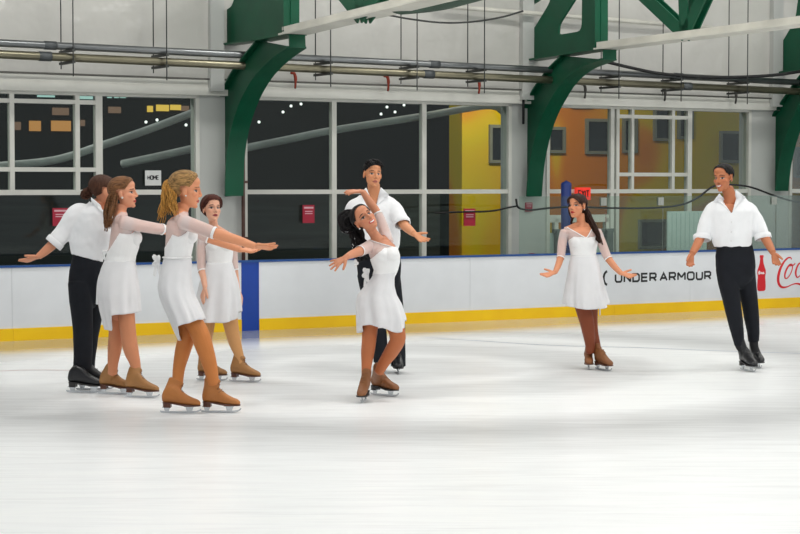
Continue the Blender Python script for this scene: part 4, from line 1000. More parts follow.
def trap(p, nk, a, b, r0=4.5, r1=4.0):
    for q in (a, b):
        L_ = [(nk[0], nk[1], r0, nk[2]), ((nk[0] * .5 + q[0] * .5), nk[1] * .45 + q[1] * .55 - .6, r0 * .95, (nk[2] + q[2]) / 2), (q[0], q[1], r1, q[2])]
        P, r = p.pts(L_); P2 = spline(P, 5); r2 = spline(np.column_stack([r, r]), 5)[:, 0]; p.mb.tube(P2, r2, 14)
        for i in range(len(P2) - 1): p.segs.append(('torso', P2[i], P2[i + 1], r2[i], r2[i + 1], 0, 1))
def hairmat(nm, rgb, var=.35, st=(18, 18, 2.5)): return mat(nm, rgb, .6, var=var, scale=6, stretch=st, bump=.35, bscale=14, spec=.25)
def bow(p, c, parent, sz=.05, tail=((-.02, .0, -.1), (.015, -.01, -.085))):
    mb = MB(); c = np.asarray(c, float)
    for v in ((-.6, -.5, .75), (-.5, .4, -.3), (.1, -.7, .6)):
        d = unit(v); mb.tube(spline([c, c + d * sz * .6 + np.array([0, 0, .008]), c + d * sz, c + d * sz * .55 - np.array([0, 0, .01]), c], 5), [.008] * 5 + [.014] * 10 + [.008] * 6, 10, flat=((0, 1, .2), .6))
    mb.ellipsoid(c, (.013, .013, .013))
    for t in tail: mb.tube(spline([c, c + np.array(t) * .5 + np.array([-.006, 0, 0]), c + np.array(t)], 6), .011, 8, flat=((0, 1, 0), .35))
    return p.bld('bow', mb, CLOTH, parent)
def button(p, pts_, parent):
    for x, y in pts_:
        c = p.on(x, y, .004); mb = MB(); mb.ellipsoid(c, (.006, .003, .006), None, 12, 8); p.bld('button', mb, BUTTON, parent)
def shirt(p, rings, sleeves, cut, folds=.006, seed=0):
    mb = MB(); mb.loft(p.rings(rings)[::-1]); ends = []
    for L_ in sleeves:
        P, r = p.pts(L_); P2 = spline(P, 6); r2 = spline(np.column_stack([r, r]), 6)[:, 0]; mb.tube(P2, r2, 20); ends.append((P2[-1], unit(P2[-1] - P2[-3]), r2[-1]))
    def c2(V, Nn, px, py):
        k = cut(V, Nn, px, py)
        for e, d, r in ends: a_ = (V - e) @ d; k |= (a_ > -.004) & (a_ < r + .03) & (np.linalg.norm(V - e - a_[:, None] * d, axis=1) < r * 1.3)
        return k
    o = p.garment('shirt', mb, SHIRT, c2, fold=folds, seed=seed, freq=13)
    for e, d, r in ends:     # turned back cuffs
        a = unit(np.cross(d, [0, 1, .3])); b = np.cross(d, a); th = np.linspace(0, 2 * PI, 33); rr_ = [r + .003, r + .006, r + .006, r + .001]; ds = [-.045, -.04, -.002, .001]
        V = np.array([e + d * z + (a * math.cos(t) + b * math.sin(t)) * (q + .0016 * math.sin(3 * t + z * 60)) for z, q in zip(ds, rr_) for t in th[:-1]]); n = 32
        fc = [(i * n + j, i * n + (j + 1) % n, (i + 1) * n + (j + 1) % n, (i + 1) * n + j) for i in range(3) for j in range(n)]
        p.obj('cuff', V, fc, SHIRT, o, .002)
    return o
def trousers(p, pel, legs, waist_cut, seed=0, fold=.005):
    p.shell('sock', p.istag('leg') & (p.tt > .62), .0025, mat('black sock', (22, 22, 25), .8), thick=.0)
    mb = MB(); mb.loft(p.rings(pel)[::-1]); ends = []
    for L_ in legs:
        P, r = p.pts(L_); P2 = spline(P, 6); r2 = spline(np.column_stack([r, r]), 6)[:, 0]; mb.tube(P2, r2, 20); ends.append((P2[-1], unit(P2[-1] - P2[-3]), r2[-1]))
    def c2(V, Nn, px, py):
        k = waist_cut(px, py)
        for e, d, r in ends: a_ = (V - e) @ d; k |= (a_ > -.003) & (a_ < r + .03) & (np.linalg.norm(V - e - a_[:, None] * d, axis=1) < r * 1.5)
        return k
    return p.garment('trousers', mb, TROUS, c2, fold=fold, seed=seed, freq=11, folddir=(1, 1, .8))
def earring(p, x, sz=.006):
    mb = MB(); mb.ellipsoid(p.W((x * .083, -.001, -.036)), (sz, sz, sz), None, 12, 8); p.bld('earring', mb, mat('bright earring', (235, 235, 232), .12, .3), p.root)

# ---- the laughing man at right
def man_right():
    p = Person((752, 370.5), 'laughing man at right in white shirt and black trousers, arms held low and open', (190, 118, 80), (170, 84, 76), (26, 18, 15), smile=True, female=False, seed=11)
    p.head(723.3, 177.8, -42, 2, -4, 1.03, -.02, neck=[(727, 188, 6.0, .01), (729.5, 195, 6.2, .02), (731, 203, 7, .02)])
    p.torso([(204, 715, 747, .07, .02), (210, 712, 751, .095, .01), (225, 712, 750, .11), (240, 714.5, 749, .10), (250, 720, 750, .09), (262, 718, 753, .10), (275, 720, 753, .095)])
    trap(p, (731, 202, .02), (714, 208, .01), (749, 208, .01), 4.2, 3.8)
    A = [(713, 208.5, 5, .01), (706.5, 222, 5.0, .0), (701, 236, 4.7, -.04), (697, 245, 4.3, -.12), (692.2, 253.5, 3.2, -.2)]
    B = [(750, 208.5, 5, .01), (757, 222, 5.0, .0), (763.5, 235, 4.7, -.04), (768.5, 244, 4.3, -.12), (773, 252.5, 3.2, -.2)]
    P1, _ = p.limb('arm_r', A); P2, _ = p.limb('arm_l', B)
    p.hand('hand_r', P1[-1], (-.25, -.35, -.9), (.25, -.9, .35), True, .95, (.5, .6, .65, .7), .08, (.4, .45))
    p.hand('hand_l', P2[-1], (.22, -.35, -.9), (-.15, -.9, .4), False, .95, (.5, .6, .65, .7), .12, (.6, .35))
    LA = [(727, 268, 11, 0), (729, 285, 10.3, -.02), (732, 301, 9.0, -.05), (735, 318, 7.4, -.05), (737.5, 333, 6.1, -.02), (739.5, 345.5, 5.1, 0)]
    LB = [(744, 268, 11, .05), (746.5, 285, 9.8, .06), (749.5, 301, 8.3, .08), (751.8, 318, 7.2, .1), (753.2, 331, 6.1, .12), (753.6, 342, 5.3, .13)]
    p.limb('leg', LA + [(742.6, 350, 4.4, 0), (745.3, 356, 4.2, -.01)], .82); p.limb('leg', LB + [(755.3, 352, 4.2, .12)], .82)
    p.body()
    def cut(V, Nn, px, py):
        f = Nn[:, 1] < .35
        vee = f & (py < np.interp(px, [718, 731.5, 738], [196, 213, 190], left=0, right=0)) & (px > 718) & (px < 738.5)
        return vee | (py > 247 + .3 * np.sin(px * .5)) | ((py < 197) & (px > 716) & (px < 742))
    o = shirt(p, [(192, 722, 739, .05, .03), (196.5, 719, 742, .075, .02), (200, 715, 747, .09, .015), (204.5, 711, 751.5, .105, .01), (211, 709, 754, .125), (225, 708.5, 753.5, .135), (236, 710, 753, .14), (243, 711.5, 752.5, .13), (247, 713.5, 752.3, .125), (251, 717, 750, .10)],
              [[(717, 205, 5.5, .01), (712.3, 211, 6.9, .01), (706.6, 222, 7.6, 0), (702.5, 236, 7.9, -.03), (702, 240, 7.9, -.04)], [(747, 205, 5.5, .01), (752, 211, 6.9, .01), (757.6, 222, 7.5, 0), (762.3, 235, 7.6, -.03), (763.3, 239, 7.6, -.04)]], cut, .010, 3)
    p.patch('collar', [(719.5, 192.5), (713.5, 201.5), (721.5, 203), (731, 213.5)], SHIRT, o); p.patch('collar', [(735.5, 188.5), (746.5, 197.5), (739.5, 202.5), (732, 213.5)], SHIRT, o)
    button(p, [(731.5, 222), (731.3, 232), (731, 241)], o)
    t = trousers(p, [(240, 717, 751.5, .105), (247, 716.5, 753, .115), (256, 715.5, 754.5, .12), (266, 716, 755.5, .125), (275, 718.5, 754.5, .11), (281, 723, 751, .085), (286, 729, 746, .05), (289, 734, 742, .02)], [LA, LB], lambda px, py: py < 242.5, 5)
    p.skate((745.2, 370.5), (.28, -1), p.P(739.6, 339.5, 0), BLKB, BSOLE, 1.03, True, .045); p.skate((754.6, 366.8), (.12, -1), p.P(753.6, 337, .12), BLKB, BSOLE, 1.03, True, .045)
    p.hair_cap(hairmat('black cropped hair', (20, 16, 15)), .010, [(-.12, .115), (-.08, .098), (-.064, .080), (-.048, .050), (-.03, .030), (-.014, .0), (.012, .012), (.03, -.01), (.05, -.035), (.12, -.045)], .001, (.25, 0), 3, freq=300)
man_right()

# ---- the woman with long dark hair
def woman_dark():
    p = Person((595, 369.5), 'woman with long dark hair in white dress and brown boots, arms spread low', (218, 146, 108), (176, 34, 34), (34, 20, 16), makeup=.45, seed=21)
    p.head(577.3, 206.3, -40, -8, -4, .92, -.03, neck=[(580, 214, 4.4, .0), (581, 221, 4.3, .01), (581.5, 228, 5.5, .01)])
    p.torso([(227, 571, 592, .055, .01), (231, 565, 597.5, .08), (237, 568, 597, .095), (243, 569.5, 597, .10), (250, 571, 595.5, .09), (257, 572, 595, .085), (265, 570, 597.5, .10), (275, 568, 600, .115), (286, 569, 601, .115), (295, 571, 600, .10)])
    trap(p, (581, 224, .01), (566, 230.5, 0), (595.5, 230.5, 0), 3.6, 3.6)
    for x in (577, 589.5): p.blob(x, 242, -.058, (.048, .044, .050))
    A = [(565, 231, 4.5), (562.3, 243, 4.2), (560.8, 256, 3.7, -.03), (558.3, 265, 3.3, -.09), (555, 272.5, 2.5, -.15)]
    B = [(596.5, 231, 4.5), (602, 244, 4.2), (607.5, 257, 3.7, -.03), (614, 266, 3.3, -.09), (621, 273.3, 2.5, -.15)]
    P1, _ = p.limb('arm_r', A); P2, _ = p.limb('arm_l', B)
    p.hand('hand_r', P1[-1], (-1, -.35, -.30), (.05, -.55, .8), True, .86, (.1, .25, .35, .3), .18, (.9, .2)); p.hand('hand_l', P2[-1], (1, -.35, -.30), (-.05, -.55, .8), False, .86, (.15, .3, .4, .3), .18, (.9, .2))
    LA = [(579.5, 292, 9, 0), (583, 306, 8.2, -.02), (586.6, 321, 7.1, -.03), (588.8, 333, 6.3, -.01), (590, 344, 4.9, 0), (590, 353, 4.0, 0)]; LB = [(591, 292, 9, .06), (591, 306, 7.2, .07), (591.3, 321, 6.2, .09), (593, 333, 5.3, .09), (596, 345, 4.4, .07), (598, 354, 4.0, .05)]
    p.limb('leg_r', LA); p.limb('leg_l', LB); p.body(); mkbvh(p)
    vn = vneck((565.5, 227), (586.5, 238), (594, 226.5))
    neck = lambda px, py, fr: np.where(fr, vn(px, py, fr), py < 226)
    d = dress(p, neck, {'arm_r': .60, 'arm_l': .60}, 258, lambda px, py, fr: np.where(fr, py > np.interp(px, [566, 574, 587, 598], [242, 236.5, 237.5, 236]), py > 240),
              [(255, 571, 596, .095), (263, 569, 599, .115), (273, 567.5, 601.3, .135), (286, 565.5, 603.8, .155), (298, 564.5, 607, .17), (310, 565, 609.5, .175)], [(0, 303), (60, 305), (180, 304), (215, 306), (270, 308.6), (315, 307.5), (335, 305)], 8, 2)
    p.edge_piping('neck_piping', [(567, 227.2), (573, 230.6), (580, 234.6), (586.5, 238.3), (589.5, 233.5), (592, 228.5)], .0045, CLOTH, d)
    mb = MB(); mb.tube(spline([p.P(599, 270, .16), p.P(600, 290, .19), p.P(599.8, 315, .18)], 6), .007, 8, flat=((0, 1, 0), .4)); p.bld('ribbon_tail', mb, CLOTH, d)
    p.shell('tights', p.istag('leg_r', 'leg_l'), .0018, tights('dark brown tights', (128, 62, 34)), thick=.0)
    bm = BROWNB
    p.skate((588.3, 368.2), (-.05, -1), p.P(589.5, 345.5, 0), bm, SOLE, .94, topr=.041); p.skate((600.5, 369.8), (.42, -.9), p.P(596.3, 346, .05), bm, SOLE, .94, topr=.041)
    hm = hairmat('dark brown hair', (52, 30, 22))
    p.hair_cap(hm, .010, [(-.12, .080), (-.085, .066), (-.06, .045), (-.035, .018), (-.012, -.012), (.012, .0), (.03, -.05), (.05, -.085), (.12, -.095)], .002, (.25, .3), 4)
    W = p.W
    p.locks('long_hair', [[W((.02, .085, .02)), p.P(588.5, 216, .02), p.P(593, 225, -.04), p.P(598, 235, -.11), p.P(602.5, 246.5, -.12)], [W((-.02, .08, -.02)), p.P(586.5, 217, .06), p.P(591, 228, .06), p.P(597, 238, -.06), p.P(601, 243, -.11)]], hm, .0065, 26, .022, .008, 1.2, seed=1, grow=[1.4, 1.1, .35])
    p.locks('side_hair', [[W((-.05, .05, -.05)), p.P(572, 219, .06), p.P(570.5, 226, .07)], [W((-.065, .0, .03)), W((-.078, -.005, -.03)), p.P(571.5, 219, .05)]], hm, .009, 8, .014, .004, 1, seed=2)
    p.locks('fringe', [[W((.0, -.07, .088)), W((-.05, -.075, .06)), W((-.075, -.035, .01))], [W((.0, -.07, .088)), W((.052, -.075, .058)), W((.076, -.035, .005))]], hm, .007, 7, .009, .002, 1, seed=3)
    earring(p, 1, .005)
woman_dark()

# ---- the leaning woman at the centre
def woman_centre():
    p = Person((372, 400), 'woman with curly black hair leaning back in white dress, one arm raised', (206, 138, 104), (188, 22, 34), (20, 14, 14), smile=True, makeup=.7, seed=31)
    p.head(364.6, 219.4, 26, -12, -36, 1.0, -.02, neck=[(369.5, 227, 5.3, .01), (374, 234, 5.0, .02), (378.5, 241, 6.5, .02)])
    p.torso([(240, 372, 388, .05, .03), (244, 368, 394, .075, .03), (249, 367.5, 397, .09, .02), (255, 369.5, 399, .10, .01), (262, 372, 399, .095, .01), (270, 375, 397, .085), (278, 372.5, 393.5, .09), (285, 367, 393, .105), (293, 361, 395, .12), (302, 361, 397, .12), (312, 364, 397, .105)])
    trap(p, (378, 239, .02), (369.5, 245.5, .02), (388, 242.5, .05), 4.5, 4.6)
    p.blob(391, 255, -.05, (.052, .055, .05)); p.blob(381, 254, -.07, (.05, .05, .05))
    A = [(370, 246, 5.6, .02), (364.5, 249, 5.2, -.1), (359, 251.5, 4.7, -.2), (352.5, 254, 4.1, -.3), (346.5, 257, 3.0, -.4)]
    B = [(388, 243, 5.6, .06), (384, 230, 5.1, .13), (377, 213, 4.5, .2), (369.5, 202, 4.2, .2), (362.8, 191.5, 3.0, .2)]
    P1, _ = p.limb('arm_r', A); P2, _ = p.limb('arm_l', B)
    p.hand('hand_r', P1[-1], (-.85, -.25, -.50), (-.35, .55, -.75), True, .92, (.05, .1, .2, .1), .34, (.9, .1)); p.hand('hand_l', P2[-1], (-.98, 0, .0), (-.1, .35, -.9), False, .88, (.15, .2, .3, .35), .10, (.5, .3))
    LA = [(371, 306, 10, 0), (370.3, 322, 8.3, -.02), (369.3, 337, 7.2, -.03), (367.8, 352, 6.6, 0), (366.5, 366, 4.9, 0), (366, 377, 4.4, 0)]; LB = [(385.5, 306, 9.6, 0), (392.5, 321, 8.8, -.05), (398, 337.5, 7.6, -.1), (392, 350.5, 7.1, -.0), (384, 362.5, 5.6, .06), (378.5, 373, 4.6, .07)]
    p.limb('leg_r', LA); p.limb('leg_l', LB); p.body(); mkbvh(p)
    def neck(px, py, fr):
        return np.where(fr, (py < np.interp(px, [366.5, 369, 395.3], [236, 239.5, 247.3])) & (px < np.interp(py, [235, 247.3], [384, 396])), py < np.interp(px, [368, 380, 398], [244, 239, 238]))
    d = dress(p, neck, {'arm_r': .50, 'arm_l': .58}, 274, lambda px, py, fr: np.where(fr, py > np.interp(px, [366, 371, 384, 395], [266, 259, 248.5, 247]), (py > 262)),
              [(271, 374.2, 397.2, .09), (278, 371.5, 394.5, .105), (286, 364.5, 394.5, .13), (295, 357.5, 396.5, .15), (305, 356.5, 402, .175), (318, 357.5, 406, .19), (334, 359, 406.5, .19)],
              [(0, 319.5), (90, 330), (150, 334), (180, 333.5), (205, 331), (222, 324.5), (245, 323.3), (270, 326), (288, 330), (303, 331.5), (318, 330), (332, 327), (345, 323)], 7, 4)
    p.edge_piping('neck_piping', [(370, 240), (376, 242), (383, 244.3), (390, 246.2), (395, 247.6)], .004, CLOTH, d)
    p.shell('tights', p.istag('leg_r', 'leg_l'), .0018, tights('tan brown tights', (182, 106, 64)), thick=.0)
    bow(p, p.P(367.5, 273.5, .04), d, .045)
    p.skate((364.6, 401), (-.14, -1), p.P(366.6, 370.5, 0), BROWNB, BSOLE, .97); p.skate((379.5, 395.3), (.75, -.62), p.P(378.8, 368.5, .07), BROWNB, BSOLE, .97)
    hm = hairmat('curly black hair', (20, 17, 19), .4)
    p.hair_cap(hm, .012, None, .002, (.3, .2), 4); W = p.W
    c = W((-.02, .10, .075))
    p.locks('high_bun', [[W((-.0, .07, .07)), c + np.array([-.03, .02, .03]), c + np.array([-.075, 0, .0]), c + np.array([-.06, 0, -.06]), c + np.array([-.0, .02, -.05])]], hm, .008, 40, .045, .016, 2, seed=5, taper=.7)
    p.locks('curls', [[c, p.P(350, 221, .12), p.P(354, 234, .10), p.P(356, 246, .06), p.P(354, 261, .05)], [c, p.P(353, 226, .12), p.P(360, 240, .13), p.P(361, 252, .12), p.P(359, 263, .1)], [c, p.P(346, 216, .1), p.P(346.5, 224, .1)], [W((-.02, .09, .0)), p.P(361, 240, .14), p.P(366, 250, .14), p.P(365, 262, .14)]], hm, .0065, 30, .034, .020, 2.6, seed=6, grow=[.8, 1.0, .9])
    mb = MB()
    for i in range(3): mb.ellipsoid(p.P(355.5, 261 + i * 2.2, -.02) + np.array([.012 * (i % 2), 0, 0]), (.012, .008, .014), None, 12, 8)
    p.bld('hair_ornament', mb, mat('white hair ornament', (240, 240, 240), .4)); earring(p, -1, .0065)
woman_centre()

# ---- the curly haired man behind her
def man_centre():
    p = Person((390, 373), 'young man with curly black hair in open necked white shirt, standing behind the leaning woman', (216, 148, 106), (180, 104, 90), (22, 16, 15), female=False, seed=41)
    p.head(372.6, 174.3, 20, -3, 4, 1.0, -.03, neck=[(373.5, 184, 6.2, 0), (374, 192, 6.2, .01), (374.5, 200, 7.2, .02)])
    p.torso([(201, 359, 389, .07, .02), (207, 354, 394, .09), (218, 352, 395, .11), (235, 352, 396, .105), (250, 358, 396, .09), (262, 358, 398, .10), (276, 360, 398, .09)])
    trap(p, (374.5, 199, .02), (356, 206, .01), (391, 206, .01), 4.5, 4.2)
    A = [(355, 207, 5.2, .01), (354, 222, 5.0, .05), (357, 238, 4.6, .05), (366, 247, 4.2, -.1), (374, 251, 3.2, -.2)]; B = [(394.5, 207, 6, 0), (400, 215, 5.5, -.1), (404, 224.5, 4.9, -.21), (409, 229.5, 4.3, -.30), (413.8, 233.6, 3.2, -.40)]
    P1, _ = p.limb('arm_r', A); P2, _ = p.limb('arm_l', B)
    p.hand('hand_r', P1[-1], (1, -.4, 0), (0, .3, 1), True, .95); p.hand('hand_l', P2[-1], (.72, -.45, -.52), (.05, -.62, .75), False, .98, (.25, .3, .35, .35), .2, (.95, .15))
    LA = [(368, 274, 11, 0), (371, 292, 10.2), (375.5, 312, 9), (379, 332, 8), (380.3, 350, 7.6), (380.8, 363, 7.2)]; LB = [(389, 274, 11, .03), (392, 292, 10, .03), (395, 312, 9, .04), (397.2, 335, 8, .05), (398, 352, 7.6, .05), (398.3, 367, 7.2, .05)]
    p.limb('leg', LA, .8); p.limb('leg', LB, .8); p.body()
    def cut(V, Nn, px, py):
        f = Nn[:, 1] < .35
        vee = f & (py < np.interp(px, [365, 375.5, 381.5], [191, 206, 188], left=0, right=0)) & (px > 365) & (px < 382)
        return vee | (py > 251 + .7 * np.sin(px * .5)) | ((py < 195) & (px > 360) & (px < 388))
    o = shirt(p, [(189, 366, 382, .05, .03), (193.5, 363, 386, .075, .02), (197.5, 357, 391, .09, .015), (202, 351.5, 396, .105, .01), (208, 348.5, 399, .125), (217, 347, 400, .135), (230, 347.5, 399.5, .14), (243, 350, 399.5, .135), (251, 353, 398, .12), (256, 357, 396, .1)],
              [[(361, 202, 6, 0), (354, 208, 8, 0), (351, 220, 8.6, .03), (351, 232, 8.2, .03)], [(387, 201.5, 6, 0), (392.5, 207.5, 8.0, 0), (398, 215, 7.9, -.1), (401.8, 222, 7.8, -.18), (402.6, 224.5, 7.4, -.2)]], cut, .010, 8)
    p.patch('collar', [(366, 186.5), (361, 193), (364.5, 198), (375, 206.5)], SHIRT, o); p.patch('collar', [(380.5, 186), (389.5, 195), (385.5, 198.5), (376.2, 206.5)], SHIRT, o); button(p, [(376, 214), (376.3, 226)], o)
    trousers(p, [(247, 357, 399, .10), (254, 356, 400, .115), (264, 356.5, 401, .12), (276, 358, 400.5, .115), (284, 361, 399.5, .10), (293, 368, 397, .06)], [LA, LB], lambda px, py: py < 249.5, 9)
    p.skate((397.8, 372.6), (.05, -1), p.P(398.3, 352, .05), BLKB, BSOLE, 1.02, True); p.skate((381.5, 371.6), (-.05, -1), p.P(381, 351, 0), BLKB, BSOLE, 1.02, True)
    hm = hairmat('curly black crop', (18, 15, 15), .3)
    p.hair_cap(hm, .008, [(-.12, .085), (-.085, .073), (-.06, .06), (-.04, .035), (-.015, .016), (.012, .01), (.03, -.02), (.05, -.045), (.12, -.055)], .001, (.6, 0), 3, freq=200); W = p.W; rs = np.random.RandomState(4); paths = []
    for i in range(46):
        a, b = rs.uniform(-1, 1), rs.uniform(-.85, .75); x, y = .062 * a, .075 * b; z = .108 * math.sqrt(max(.1, 1 - .5 * a * a - .35 * b * b)); f = (-.02 if y > -.04 else -.045)
        paths.append([W((x, y, z - .004)), W((x * 1.1 + rs.uniform(-.01, .01), y + f * .5, z + .018)), W((x * 1.15 + rs.uniform(-.014, .014), y + f, z + .004 + (0 if y > -.04 else -.022)))])
    p.locks('curls', paths, hm, .0085, 2, .006, .005, 2, seed=3, taper=.6)
man_centre()

# ---- the short haired woman behind the blonde
def woman_short():
    p = Person((228, 381.8), 'woman with short auburn hair in white dress, beside the blue board stripe', (226, 170, 142), (130, 20, 34), (64, 30, 22), makeup=.75, seed=51)
    p.head(211.8, 209.2, 28, -10, 3, .93, -.03, neck=[(212.5, 217, 4.6), (213.5, 224, 4.4, .01), (214.5, 231, 5.5, .01)])
    p.torso([(230, 205, 226, .055, .01), (235, 202, 232, .08), (240, 204, 233, .095), (247, 206, 232.5, .10), (255, 207.5, 232, .09), (262, 207.5, 231, .085), (269, 207, 232, .10), (278, 204, 235, .115), (290, 203, 236, .115), (300, 205, 236, .10)])
    trap(p, (214, 227, .01), (203.5, 236, 0), (230, 236.5, .03), 3.8, 3.8)
    for x in (214, 226): p.blob(x, 245, -.065, (.05, .048, .05))
    A = [(203, 237, 4.6), (201.4, 252, 4.4, -.02), (201.8, 268, 4.0, -.04), (203.8, 278, 3.5, -.09), (205, 287, 2.5, -.14)]; B = [(231, 237.5, 4.5, .04), (233, 252, 4, .08), (234.3, 268, 3.7, .1), (236, 279, 3.2, .1), (238, 289, 2.4, .08)]
    P1, _ = p.limb('arm_r', A); P2, _ = p.limb('arm_l', B)
    p.hand('hand_r', P1[-1], (-.25, -.1, -1), (.75, .6, 0), True, .86, (.15, .25, .35, .4), .12, (.5, .3)); p.hand('hand_l', P2[-1], (.35, 0, -1), (-.85, .3, -.2), False, .86, (.1, .2, .3, .35), .1, (.4, .3))
    LA = [(225, 296, 9), (228.5, 312, 8.3, -.02), (231.5, 328, 7.1, -.02), (234.8, 342, 6.2), (238.7, 354, 4.6), (240.8, 364, 4.2)]; LB = [(212, 296, 9, .05), (209, 312, 8, .05), (207.3, 328, 6.8, .06), (205.8, 342, 5.9, .09), (205, 354, 4.5, .1), (205, 364, 4.1, .1)]
    p.limb('leg_l', LA); p.limb('leg_r', LB); p.body(); mkbvh(p)
    vn = vneck((204, 231), (219, 243), (229.5, 231)); neck = lambda px, py, fr: np.where(fr, vn(px, py, fr), py < 231)
    d = dress(p, neck, {'arm_r': .66, 'arm_l': .63}, 265, lambda px, py, fr: np.where(fr, py > np.interp(px, [204, 210, 219, 233], [247, 243, 243, 241]), py > 246),
              [(262, 206.5, 232, .095), (270, 204, 234.5, .115), (284, 199.5, 238, .14), (300, 196.5, 240.3, .16), (314, 195, 240.8, .17), (323, 195, 240.5, .172)], [(0, 311), (90, 319), (180, 320), (250, 321.5), (285, 321.8), (312, 319.5), (335, 315)], 8, 6)
    p.edge_piping('neck_piping', [(206, 232), (212, 237.5), (219, 243.3), (224, 238), (229, 231.5)], .0045, CLOTH, d)
    p.shell('tights', p.istag('leg_r', 'leg_l'), .0018, tights('light tan tights', (204, 150, 96)), thick=.0)
    p.skate((239.5, 381.8), (.96, -.28), p.P(240.2, 355.5), TANB, SOLE, .96); p.skate((206.5, 380.4), (.94, -.3), p.P(205, 355.5, .1), TANB, SOLE, .96)
    hm = hairmat('short auburn hair', (74, 34, 24), .4)
    p.hair_cap(hm, .017, [(-.12, .082), (-.085, .07), (-.06, .052), (-.035, .026), (-.012, .006), (.012, .004), (.03, -.04), (.05, -.085), (.12, -.095)], .002, (.5, .45), 7); W = p.W
    p.locks('side_sweep', [[W((.01, -.05, .105)), W((.05, -.06, .085)), W((.083, -.02, .045)), W((.088, .02, .0))], [W((.01, -.05, .105)), W((-.045, -.06, .088)), W((-.083, -.025, .05)), W((-.09, .01, .01)), W((-.085, .035, -.03))]], hm, .009, 10, .014, .004, 1, seed=3)
woman_short()

